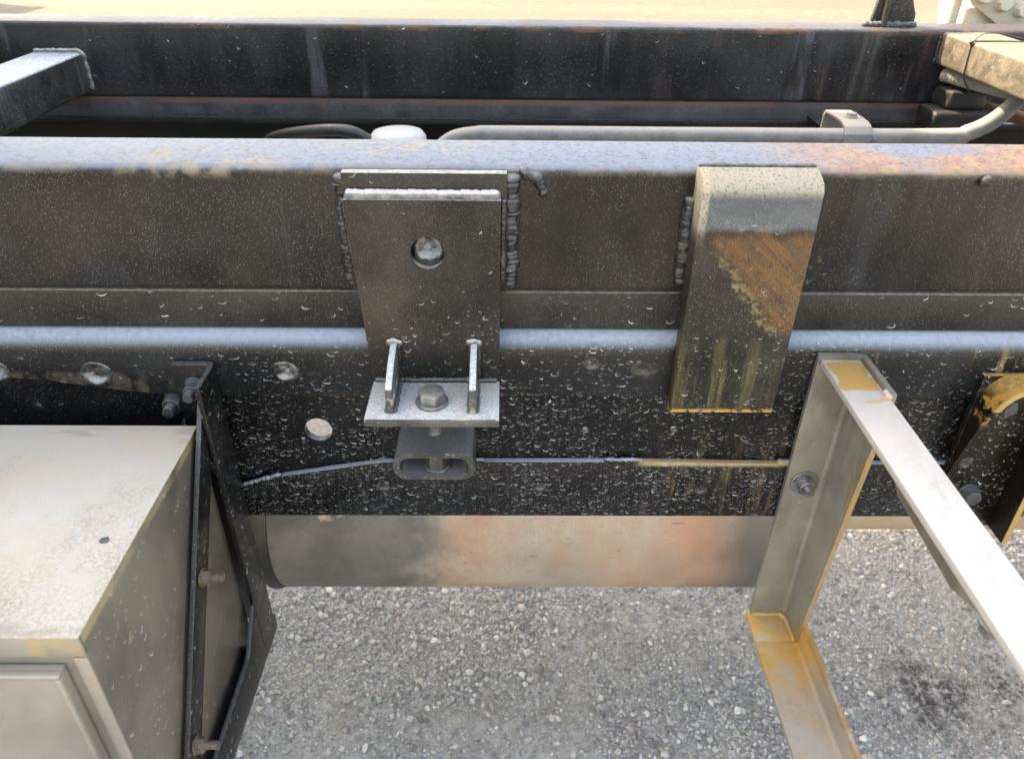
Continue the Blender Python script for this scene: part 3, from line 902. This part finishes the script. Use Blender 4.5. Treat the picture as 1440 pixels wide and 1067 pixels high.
# centre mount: backing plate, front plate, shelf with gussets and bolt
mp = plate_holes('mounting_plate', [(-.1370, 1.1275), (-.0020, 1.1275), (-.0032, .9440), (-.1270, .9440)], [(-.0672, 1.079, .0152)], -.0220, -.0106, m_mount, sf, seg=40)
box('backing_plate', -.1393, .0035, -.0105, -.0006, 1.0345, 1.1475, m_mount, mp, bev=.0015)
sh = box('shelf', -.1268, -.0028, -.0868, -.0222, .9345, .9436, m_shelf, mp, bev=.0010)
for x in (-.1035, -.0272):
    prism('gusset', [(-.0224, .9438), (-.0224, .9885), (-.030, .9875), (-.0520, .982), (-.0785, .9700), (-.0790, .9438)], 'x', x - .0032, x + .0032, m_shelf, mp, bev=.0010)
    weld('weld_bead', [(x - .0075, -.0230, .9865), (x, -.0240, .9895), (x + .0075, -.0230, .9865)], .0030, m_weldd, mp, seed=30 + x * 50, rough=.45)
    for s in (-1, 1):
        weld('weld_bead', [(x + s * .0042, -.0230, .985), (x + s * .0042, -.0230, .946)], .0021, m_weld, mp, seed=33 + s + x, rough=.5)
        weld('weld_bead', [(x + s * .0042, -.0250, .9442), (x + s * .0042, -.0770, .9442)], .0020, m_weld, mp, seed=36 + s + x, rough=.5)
weld('weld_bead', [(-.125, -.0232, .9448), (-.005, -.0232, .9448)], .0030, m_weld, mp, seed=40)
weld('weld_bead', [(-.1365, -.0150, 1.1290), (-.0025, -.0150, 1.1290)], .0058, m_weldd, mp, seed=41, rough=.16, pitch=.009, fine=.25)
weld('weld_bead', [(-.1385, -.0130, 1.1255), (-.1335, -.0130, 1.050)], .0036, m_weld, mp, seed=42, rough=.45)
weld('weld_bead', [(.0000, -.0130, 1.1255), (-.0008, -.0130, 1.048)], .0034, m_weld, mp, seed=43, rough=.45)
weld('weld_bead', [(-.1405, .0000, 1.144), (-.1405, .0000, 1.0365)], .0080, m_weld, mp, seed=44, rough=.5, pitch=.0042)
weld('weld_bead', [(.0060, .0000, 1.144), (.0060, .0000, 1.0365)], .0088, m_weld, mp, seed=45, rough=.5, pitch=.0042)
lump('plug_weld', (-.0672, -.0145, 1.0795), (0, -1, .10), .0156, .0062, m_plug, mp, seed=3.3, sunk=.9)
bolt('bolt', (-.0664, -.0600, .9438), (0, 0, 1), m_bolt, mp, af=.0235, h=.0105, wr=.0155, wh=.0032, shank=.034, sr=.0078, rot=.32)

# formed bent plate welded over the beam edge
prof = [(.0020, 1.1512), (-.0060, 1.1530), (-.0200, 1.1485), (-.0265, 1.1450), (-.0300, 1.1390), (-.0315, 1.1000), (-.0310, 1.0040), (-.0292, .9110),
        (-.0128, .9110), (-.0128, 1.0270), (-.0010, 1.0290), (.0020, 1.1500)]
bp = prism('bent_plate', prof, 'x', .1680, .2715, m_bent, sf, bev=.0016)
weld('weld_bead', [(.1665, -.0010, 1.125), (.1665, -.0010, 1.040)], .0078, m_weld, bp, seed=50, rough=.5, pitch=.0042)
weld('weld_bead', [(.2735, -.0030, 1.135), (.2735, -.0030, 1.040)], .0040, m_weld, bp, seed=51, rough=.4)
weld('weld_bead', [(.169, -.0010, 1.1525), (.271, -.0010, 1.1525)], .0030, m_weld, bp, seed=52, rough=.4)
weld('weld_bead', [(.014, .0018, 1.1465), (.030, .0008, 1.140), (.037, .0016, 1.124)], .0056, m_weld, nb, seed=54, rough=.6)
weld('weld_bead', [(.425, -.002, 1.145), (.418, -.003, 1.137)], .0032, m_weld, nb, seed=55, rough=.6)

# cleat standing on the far beam
ct = prism('cleat', [(.645, 1.1505), (.722, 1.1505), (.722, 1.168), (.700, 1.215), (.690, 1.262), (.655, 1.262), (.652, 1.20)], 'y', .812, .822, m_xm, sf, bev=.0015)
prism('cleat_web', [(.806, 1.151), (.856, 1.151), (.850, 1.19), (.832, 1.262), (.823, 1.262), (.823, 1.151)], 'x', .664, .672, m_xm, ct, bev=.001)
prism('cleat_web', [(.795, 1.151), (.812, 1.151), (.812, 1.262), (.806, 1.262)], 'x', .660, .667, m_xm, ct, bev=.001)
weld('weld_bead', [(.630, .806, 1.1515), (.725, .808, 1.1515)], .0070, m_weld, ct, seed=60, rough=.5, wob=.002)

# ------------------------------------------------------------------ toolbox hung beside the rail
tb = thing('toolbox', 'dusty pale steel toolbox with cream top beside the black rail', 'toolbox', (-.65, -.18, .600))
TX0, TX1, TY0, TY1, TZ0, TZ1 = -1.02, -.2975, -.3005, -.052, .600, .910
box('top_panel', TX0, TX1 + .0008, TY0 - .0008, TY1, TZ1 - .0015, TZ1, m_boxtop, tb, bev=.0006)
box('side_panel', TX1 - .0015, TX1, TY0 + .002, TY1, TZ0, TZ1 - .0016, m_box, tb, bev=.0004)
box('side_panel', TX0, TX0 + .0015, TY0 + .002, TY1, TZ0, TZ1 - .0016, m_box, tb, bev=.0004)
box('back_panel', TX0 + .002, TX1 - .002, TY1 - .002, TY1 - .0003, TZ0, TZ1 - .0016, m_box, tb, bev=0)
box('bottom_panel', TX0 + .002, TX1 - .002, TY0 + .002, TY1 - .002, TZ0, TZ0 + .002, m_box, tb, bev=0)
# front: folded header lip and return, framed door standing proud
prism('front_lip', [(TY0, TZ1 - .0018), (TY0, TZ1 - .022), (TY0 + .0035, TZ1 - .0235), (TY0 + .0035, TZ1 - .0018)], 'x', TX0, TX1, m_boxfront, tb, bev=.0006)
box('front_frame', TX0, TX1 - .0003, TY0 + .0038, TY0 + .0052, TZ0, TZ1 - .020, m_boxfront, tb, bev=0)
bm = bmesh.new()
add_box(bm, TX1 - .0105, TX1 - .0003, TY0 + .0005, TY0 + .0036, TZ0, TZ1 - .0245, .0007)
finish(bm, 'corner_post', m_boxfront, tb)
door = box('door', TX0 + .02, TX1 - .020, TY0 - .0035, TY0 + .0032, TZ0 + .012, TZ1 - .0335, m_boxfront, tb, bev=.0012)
dx0, dx1, dz0, dz1 = TX0 + .0185, TX1 - .0185, TZ0 + .0105, TZ1 - .032
box('door_rim', dx0, dx1, TY0 - .0095, TY0 - .0037, dz1 - .0045, dz1, m_boxfront, door, bev=.0013, seg=3)
box('door_rim', dx1 - .0045, dx1, TY0 - .0095, TY0 - .0037, dz0, dz1 - .0046, m_boxfront, door, bev=.0013, seg=3)
box('door_rim', dx0, dx0 + .0045, TY0 - .0095, TY0 - .0037, dz0, dz1 - .0046, m_boxfront, door, bev=.0013, seg=3)
box('door_rim', dx0 + .0046, dx1 - .0046, TY0 - .0095, TY0 - .0037, dz0, dz0 + .0045, m_boxfront, door, bev=.0013, seg=3)
bm = bmesh.new()
add_box(bm, -.70, -.60, TY0 - .012, TY0 - .0038, .72, .78, .003)
add_box(bm, -.685, -.615, TY0 - .018, TY0 - .012, .742, .758, .002)
finish(bm, 'latch', m_alu, door)
# small grime chip stuck on the lid
bm = bmesh.new()
bmesh.ops.create_icosphere(bm, subdivisions=1, radius=.0042)
for v in bm.verts:
    v.co *= 1 + .35 * mnoise.noise(v.co * 300)
bmesh.ops.transform(bm, matrix=Matrix.Translation((-.3185, -.2075, .9105)) @ Matrix.Diagonal((1, .9, .3, 1)), verts=bm.verts)
tag(finish(bm, 'paint_chip', m_boltb, smooth=False), 'small dark flake of paint lying on the cream toolbox top', 'paint flake')

# ------------------------------------------------------------------ triangular black bracket carrying the toolbox
bk = thing('toolbox_bracket', 'black triangular angle iron bracket bolted to the rail beside the toolbox', 'bracket', (-.30, -.05, .589))
# upright angle: flange on the rail, flange standing out
bm = bmesh.new()
add_prism(bm, [(-.3235, -.0205), (-.2880, -.0205), (-.2860, -.0225), (-.2860, -.0400), (-.2810, -.0400), (-.2810, -.0200), (-.2840, -.0140), (-.2900, -.0130), (-.3235, -.0130)], 'z', .592, .960, .0008)
# standing flange tapers: wider below the top
for v in bm.verts:
    if v.co.y < -.035:
        f = min(1, max(0, (.960 - v.co.z) / .04))
        v.co.y -= .022
upr = finish(bm, 'upright', m_brk, bk)
prism('bottom_leg', [(-.0130, .5700), (-.0130, .5918), (-.0622, .5918), (-.0622, .6650), (-.1050, .6260), (-.3300, .6260), (-.3300, .5850), (-.0300, .5700)], 'x', -.2860, -.2810, m_brk, bk, bev=.0010)
box('bottom_ledge', -.3200, -.2862, -.3300, -.0630, .5880, .5935, m_brk, bk, bev=.001)
a = Vector((-.0375, .9487)); d = Vector((-.613, -.790)); n = Vector((.790, -.613))
q = [a, a + d * .425, a + d * .425 + n * .030, a + n * .030]
prism('brace', [tuple(p) for p in q], 'x', -.2930, -.2878, m_brk, bk, bev=.0009)
for s in (.185, .340):
    p = a + d * s + n * .0145
    bolt('bolt', (-.2878, p.x, p.y), (1, 0, 0), m_boltr, bk, af=.0135, h=.0075, wr=.0092, wh=.0016, stud=.013, sr=.0042, rot=.4)
bolt('bolt', (-.3335, -.0045, .9090), (0, -1, 0), m_boltb, bk, af=.0180, h=.012, wr=.0125, wh=.003, stud=.011, sr=.0060, rot=.1, flange=True)
bolt('bolt', (-.3030, -.0206, .9360), (0, -1, 0), m_boltb, bk, af=.0155, h=.011, wr=.0105, wh=.003, stud=.010, sr=.0055, rot=.3, flange=True)
bolt('bolt', (-.322, -.0045, .8750), (0, -1, 0), m_boltb, bk, af=.020, h=.011, wr=.014, wh=.003, stud=.006, sr=.007, rot=.3, flange=True)
bolt('bolt', (-.2862, -.030, .842), (-1, 0, 0), m_boltb, bk, af=.0155, h=.010, wr=.010, wh=.003, rot=.3, flange=True)

# ------------------------------------------------------------------ step bracket: upright angle with two arms towards the viewer
sb = thing('step_bracket', 'bare grey steel step bracket with orange dust, bolted upright to the rail', 'bracket', (.335, -.05, .590))
def upright_angle():
    bm = bmesh.new()
    secs = []
    for z in np.linspace(.600, .9725, 14):
        f = (z - .600) / .3725
        yb = -.0625 - .024 * min(1, f * 1.1)
        r = .010
        o = [(.3090, -.0128)]
        for k in range(6):
            an = math.pi / 2 * (1 - k / 5)
            o.append((.3560 - r + r * math.cos(an), -.0128 - r + r * math.sin(an)))
        o += [(.3560, yb), (.3505, yb)]
        r2 = .005
        for k in range(6):
            an = math.pi / 2 * k / 5
            o.append((.3505 - r2 + r2 * math.cos(an), -.0183 - r2 + r2 * math.sin(an)))
        o.append((.3090, -.0183))
        secs.append([(x, y, z) for x, y in o])
    add_loft(bm, secs)
    return finish(bm, 'upright', m_angle, sb, 35)
ua = upright_angle()
arm = prism('upper_arm', [(.3115, -.0186), (.3490, -.0186), (.3502, -.0205), (.3502, -.0860), (.3515, -.0870), (.3480, -.5600), (.3090, -.5600)], 'z', .9610, .9680, m_arm, sb, bev=.0010)
prism('arm_rib', [(-.190, .9608), (-.200, .9530), (-.290, .9480), (-.330, .9608)], 'x', .3120, .3150, m_angle, sb, bev=.0006)
bolt('bolt', (.3160, -.330, .9608), (0, 0, -1), m_bolt, sb, af=.012, h=.007, wr=.009, wh=.002, rot=.3)
lowp = prism('lower_arm', [(.3045, .5900), (.3575, .5900), (.3585, .5910), (.3585, .6320), (.3535, .6320), (.3535, .6010), (.3500, .5970), (.3045, .5970)], 'y', -.5600, -.0600, m_lower, sb, bev=.0008)
prism('lower_plate', [(.3050, -.0128), (.3535, -.0128), (.3535, -.0598), (.3045, -.0598)], 'z', .5905, .5970, m_lower, sb, bev=.0008)
weld('weld_bead', [(.310, -.0195, .5985), (.345, -.0195, .5985), (.3500, -.025, .5985), (.3500, -.060, .5985)], .0030, m_lower, sb, seed=70, rough=.4)
weld('weld_bead', [(.3500, -.075, .9690), (.3500, -.0875, .9690)], .0034, m_arm, sb, seed=71, rough=.5)
bolt('bolt', (.3290, -.0185, .8110), (0, -1, 0), m_bolt, sb, af=.0165, h=.010, wr=.0150, wh=.0022, stud=.008, sr=.0055, rot=.25)

# ------------------------------------------------------------------ channel bracket further along the rail
cb = thing('channel_bracket', 'black channel bracket with orange dusty rounded rim bolted to the rail', 'bracket', (.52, -.03, .745))
box('back_web', .4790, .5520, -.0190, -.0128, .7480, .9500, m_chan, cb, bev=.001)
def rim():
    path = []
    for z in np.linspace(.815, .918, 8):
        path.append((.4800, z))
    for k in range(1, 11):
        an = math.pi - math.pi / 2 * k / 10
        path.append((.5160 + .036 * math.cos(an), .918 + .036 * math.sin(an)))
    path += [(.545, .954), (.580, .954)]
    bm = bmesh.new()
    secs = []
    for i, (x, z) in enumerate(path):
        a = Vector(path[max(0, i - 1)]); b = Vector(path[min(len(path) - 1, i + 1)])
        t = (b - a).normalized(); nn = Vector((-t.y, t.x))
        dpt = -.0192 - .030 * min(1, i / 9)
        secs.append([(x, -.0192, z), (x, dpt, z), (x - nn.x * .0055, dpt, z - nn.y * .0055), (x - nn.x * .0055, -.0192, z - nn.y * .0055)])
    add_loft(bm, secs)
    return finish(bm, 'rim', m_chan, cb, 40)
rim()
prism('side_flange', [(-.0128, .7482), (-.0480, .7482), (-.0480, .9000), (-.0300, .9480), (-.0128, .9480)], 'x', .5522, .5590, m_chan, cb, bev=.0010)
bolt('bolt', (.5065, -.0192, .9200), (0, -1, 0), m_boltb, cb, af=.0165, h=.011, wr=.0105, wh=.003, stud=.003, sr=.0065, rot=.2, flange=True)
bolt('bolt', (.512, -.0192, .800), (0, -1, 0), m_boltb, cb, af=.0165, h=.010, wr=.011, wh=.003, rot=.4, flange=True)
lump('plug_weld', (.497, -.0195, .838), (0, -1, 0), .008, .0016, m_weld, cb, seed=77)

# ------------------------------------------------------------------ silencer and its pipes
mf = thing('muffler', 'long rusty brown cylindrical muffler hanging under the black rail', 'muffler', (.05, .32, .343))
MY, MZ, MR = .32, .4928, .150
def cyl_x(name, secs, mat, parent, n=72, cap=True, cy=MY, cz=MZ, ang=40):
    bm = bmesh.new()
    add_loft(bm, [[(x, cy + r * math.cos(k * 2 * math.pi / n), cz + r * math.sin(k * 2 * math.pi / n)) for k in range(n)] for x, r in secs], cap)
    return finish(bm, name, mat, parent, ang)
cyl_x('shell', [(-.350, .1490), (-.345, .150), (.44, .150), (.445, .149)], m_muff, mf)
m_band = surf('muffler_end_black', (.006, .006, .006), (.013, .0125, .012), 20, rough=.42, side=.05, up=.5, seed=24.)
cyl_x('end_cap', [(-.384, .10), (-.382, .135), (-.376, .1485), (-.370, .1525), (-.364, .1535), (-.360, .1525), (-.3505, .1500)], m_band, mf)
cyl_x('end_cap', [(.4455, .150), (.456, .1535), (.466, .1525), (.472, .140), (.474, .10)], m_band, mf)
tube('outlet_pipe', [(.470, .318, .492), (1.0, .318, .492), (1.9, .318, .492)], .0545, m_exh, mf, 32)
tube('inlet_pipe', smooth_path([(-.383, .30, .53), (-.47, .30, .53), (-.60, .34, .50), (-.9, .36, .48)], 8), .055, m_rust, mf, 28)
box('hanger_strap', -.10, -.06, .300, .340, .640, .754, m_inner, mf, bev=.001)

# ------------------------------------------------------------------ pipe, clamp, conduit, tie, reservoir between the rails
pp = thing('steel_pipe', 'dusty grey steel pipe bent at both ends between the beams', 'pipe', (.35, .6, .99))
path = [(-.150, .60, .93), (-.120, .60, .972), (-.085, .60, 1.004), (-.045, .60, 1.013), (.0, .60, 1.0145), (.3, .60, 1.0145), (.70, .60, 1.0155),
        (.755, .602, 1.022), (.795, .606, 1.042), (.822, .612, 1.070), (.835, .625, 1.083), (.85, .70, 1.080), (.86, .769, 1.07)]
tube('pipe', smooth_path(path, 8), .0130, m_pipe, pp, 20)
def clampm():
    bm = bmesh.new()
    secs = []
    pr = [(.690, 1.006), (.690, 1.030), (.684, 1.0365), (.640, 1.0375), (.610, 1.0370), (.594, 1.0330), (.5845, 1.022), (.5840, 1.004)]
    for x in (.545, .590):
        secs.append(x)
    o = pr + [(y + (.004 if y < .65 else -.004), z - .004) for y, z in pr[::-1]]
    add_prism(bm, o, 'x', .548, .592, .0008)
    return finish(bm, 'clamp', m_pipe, pp, 40)
cp = clampm()
bolt('bolt', (.572, .632, 1.0376), (0, 0, 1), m_pipe, cp, af=.0145, h=.006, wr=.010, wh=.0015, rot=.2)
box('standoff', .552, .588, .686, .769, 1.000, 1.0055, m_inner, pp, bev=.001)

cpath = resample(smooth_path([(.775, .758, 1.080), (.795, .705, 1.079), (.818, .640, 1.0795), (.850, .560, 1.079), (.90, .450, 1.078), (.92, .30, 1.077)], 8), .0014)
bm = bmesh.new()
add_tube(bm, cpath, lambda i: .0118 if (i % 4) < 2 else .0092, 16)
tag(finish(bm, 'conduit', m_cond, None, 80), 'grey corrugated conduit tied under the dusty crossmember', 'conduit')
# wire tie looped round crossmember and conduit
q = [(.7555, .671, 1.1478), (.7552, .669, 1.120), (.7555, .667, 1.0945), (.775, .662, 1.068), (.800, .660, 1.066), (.822, .664, 1.078), (.8515, .668, 1.096), (.8515, .672, 1.1484), (.80, .674, 1.1486), (.7565, .672, 1.1484)]
tie = thing('wire_tie', 'thin black wire tie twisted round the dusty crossmember', 'wire tie', (.757, .67, 1.066))
tube('loop', q, .0011, m_tie, tie, 8)
lump('knot', (.7555, .671, 1.1455), (-1, 0, .3), .0042, .005, m_tie, tie, seed=5)
tube('tail', smooth_path([(.7560, .670, 1.1475), (.775, .680, 1.158), (.81, .69, 1.157), (.85, .68, 1.150)], 6), .0009, m_tie, tie, 6)

rs = thing('reservoir', 'pale plastic reservoir between the beams left of the pipe', 'reservoir', (-.172, .60, .755))
bm = bmesh.new()
add_loft(bm, [[(-.172 + r * math.cos(k * math.pi / 18), .61 + r * math.sin(k * math.pi / 18), z) for k in range(36)]
              for z, r in ((.80, .046), (.985, .047), (1.006, .046), (1.014, .040), (1.017, .025))])
finish(bm, 'bottle', m_white, rs, 50)
box('bracket', -.222, -.122, .655, .849, .80, .806, m_inner, rs, bev=.001)
tube('hose', smooth_path([(-.215, .600, 1.000), (-.25, .595, 1.018), (-.32, .62, 1.010), (-.40, .68, .98), (-.44, .74, .93)], 8), .010, m_tie, rs, 14)

# ------------------------------------------------------------------ dusty housing and rubber block behind the right crossmember
hs = thing('drum_housing', 'sunlit tan drum housing with cream bolted flange behind the far beam', 'housing', (1.2, 1.15, .992))
bm = bmesh.new()
n = 64
cxh, czh = 1.36, 1.17
add_loft(bm, [[(cxh + r * math.cos(k * 2 * math.pi / n), y, czh + r * math.sin(k * 2 * math.pi / n)) for k in range(n)]
              for y, r in ((1.02, .25), (1.03, .30), (1.06, .315), (1.38, .315), (1.40, .29))])
finish(bm, 'drum', m_tan, hs, 40)
fp = []
for k in range(13):
    an = -math.pi / 2 + math.pi / 2 * k / 12
    fp.append((.985 + .10 * math.cos(an), 1.235 + .105 * math.sin(an)))
fp += [(1.085, 1.33), (.87, 1.33), (.87, 1.205), (.905, 1.165), (.960, 1.132)]
fpl = prism('flange_plate', fp, 'y', .960, .975, m_cream, hs, bev=.002)
for x, z in ((.880, 1.195), (.915, 1.183), (.955, 1.170), (.995, 1.160)):
    bolt('bolt', (x, .9598, z), (0, -1, 0), m_cream, fpl, af=.022, h=.014, wr=.015, wh=.003, rot=.3)
for x in (.880, .985):
    tube('post', [(x, .992, .9918), (x, .992, 1.30)], .013, m_cream, hs, 20)
box('post_block', .905, .972, .978, 1.02, .995, 1.160, m_cream, hs, bev=.003)
box('pedestal', 1.22, 1.50, 1.06, 1.34, .80, 1.0, m_tan, hs, bev=.004)
box('support', .85, 1.52, .8585, 1.30, .930, .9915, m_inner, hs, bev=.002)

rbk = thing('rubber_block', 'black stepped rubber block under the dusty crossmember', 'rubber block', (.80, .72, .992))
for i, (x0, x1, z0, z1, f) in enumerate(((.748, .862, .9922, 1.030, 0), (.768, .838, 1.0295, 1.060, .012))):
    bm = bmesh.new()
    add_box(bm, x0, x1, .702 + f, .768, z0, z1, .006, 2)
    bmesh.ops.subdivide_edges(bm, edges=bm.edges[:], cuts=2, use_grid_fill=True)
    for v in bm.verts:
        v.co += Vector((mnoise.noise(v.co * 38), mnoise.noise(v.co * 38 + Vector((9, 0, 0))), .5 * mnoise.noise(v.co * 38 + Vector((0, 7, 0))))) * .007
    finish(bm, 'layer', m_tyre, rbk, 60)
tag(tube('rusty_rod', [(.840, .7685, 1.030), (.93, .60, 1.022), (1.05, .40, 1.014), (1.25, .0875, 1.005)], .011, m_rust), 'rusty orange rod slanting below the corrugated conduit', 'rod')

# ------------------------------------------------------------------ rest of the truck beside the view: cab, wheels, and an added tank (they cast the shade)
cab = thing('truck_cab', 'tall white truck cab whose shadow covers the frame', 'truck cab', (-2.6, .43, 0))
secs = []
for x, zt, zb, ins in ((-3.72, 2.75, 1.0, .12), (-3.66, 2.9, .95, .05), (-3.45, 3.22, .92, .01), (-3.1, 3.36, .92, 0), (-1.68, 3.38, .92, 0), (-1.61, 3.36, .94, .015), (-1.585, 3.30, 1.0, .05)):
    secs.append([(x, y, z) for y, z in rrect(-.885 + ins, 1.745 - ins, zb, zt, .10, 5)])
bm = bmesh.new(); add_loft(bm, secs)
cbody = finish(bm, 'body', m_cab, cab, 45)
box('rear_window', -1.5845, -1.579, .05, .80, 2.25, 2.75, m_glass, cab, bev=.002)
for y in (-.8865, 1.7435):
    box('side_window', -3.05, -2.25, y, y + .003, 2.15, 2.8, m_glass, cab, bev=.001)
box('bumper', -3.80, -3.6, -.80, 1.66, .35, .90, m_tyre, cab, bev=.03)
box('engine_cover', -3.4, -1.75, .10, .76, .50, .95, m_inner, cab, bev=.03)

def wheel(t, cx, cy, r, w):
    n = 48
    pr = [(-w / 2, r * .62), (-w / 2, r * .90), (-w / 2 + .03, r * .985), (-w / 4, r), (w / 4, r), (w / 2 - .03, r * .985), (w / 2, r * .90), (w / 2, r * .62)]
    bm = bmesh.new()
    add_loft(bm, [[(cx + q * math.cos(k * 2 * math.pi / n), cy + y, r + q * math.sin(k * 2 * math.pi / n)) for k in range(n)] for y, q in pr])
    ty = finish(bm, 'wheel', m_tyre, t, 40)
    bm = bmesh.new()
    pr = [(-w / 2 - .004, r * .60), (-w / 2 - .012, r * .56), (-w / 2 + .05, r * .50), (-w / 2 + .07, r * .25), (-w / 2 + .0, r * .20), (-w / 2 - .02, r * .12)]
    if cy > .43:
        pr = [(-a_, b_) for a_, b_ in pr]
    add_loft(bm, [[(cx + q * math.cos(k * 2 * math.pi / n), cy + y, r + q * math.sin(k * 2 * math.pi / n)) for k in range(n)] for y, q in pr])
    finish(bm, 'rim', m_alu, ty, 40)
for nm, x in (('front_axle', -2.75), ('rear_axle', 2.05)):
    ax = thing(nm, 'front axle with truck wheels under the white cab' if x < 0 else 'rear axle with truck wheels beyond the drum housing', 'axle', (x, .43, 0))
    tube('beam', [(x, -.48 if x < 0 else -.16, .5), (x, 1.34 if x < 0 else 1.02, .5)], .07, m_inner, ax, 20)
    for y in ((-.62, 1.48) if x < 0 else (-.30, 1.16)):
        wheel(ax, x, y, .50, .30)
    for y in (.04, .82):
        box('spring_pack', x - .45, x + .45, y - .035, y + .035, .57, .62, m_inner, ax, bev=.004)
        box('spring_hanger', x - .06, x + .06, y - .030, y + .030, .6202, .752, m_inner, ax, bev=.004)

ft = thing('shade_tank', 'slim black cylinder added along the far side of the chassis to shade the gravel', 'shade blocker', (.55, .95, .45))  # unseen cylinder, added to throw shade on the gravel
cyl_x('shell', [(-.36, .06), (-.34, .098), (-.30, .115), (1.40, .115), (1.44, .098), (1.46, .06)], m_band, ft, cy=.900, cz=.58)
for x in (-.1, .55, 1.2):
    box('strap', x - .02, x + .02, .8585, .875, .660, .80, m_inner, ft, bev=.002)

ctn = thing('shade_container', 'blue grey corrugated container added out of view to shade the far yard', 'container', (-11.3, 9.8, 0))  # out of view, added to cast the shadow in the far left corner
pts = []
x = -14.3
while x < -8.3:
    pts += [(x, 8.60), (x + .10, 8.60), (x + .14, 8.64), (x + .24, 8.64)]
    x += .28
ylow = [(a_, b_) for a_, b_ in pts]
yhi = [(a_, 19.64 - b_) for a_, b_ in pts[::-1]]
prism('corrugated_wall', ylow + yhi, 'z', .16, 2.44, m_cont, ctn, bev=0)
box('roof', -14.36, -8.2, 8.58, 11.06, 2.4402, 2.59, m_cont, ctn, bev=.01)
box('floor_frame', -14.36, -8.2, 8.58, 11.06, 0, .159, m_cont, ctn, bev=.01)
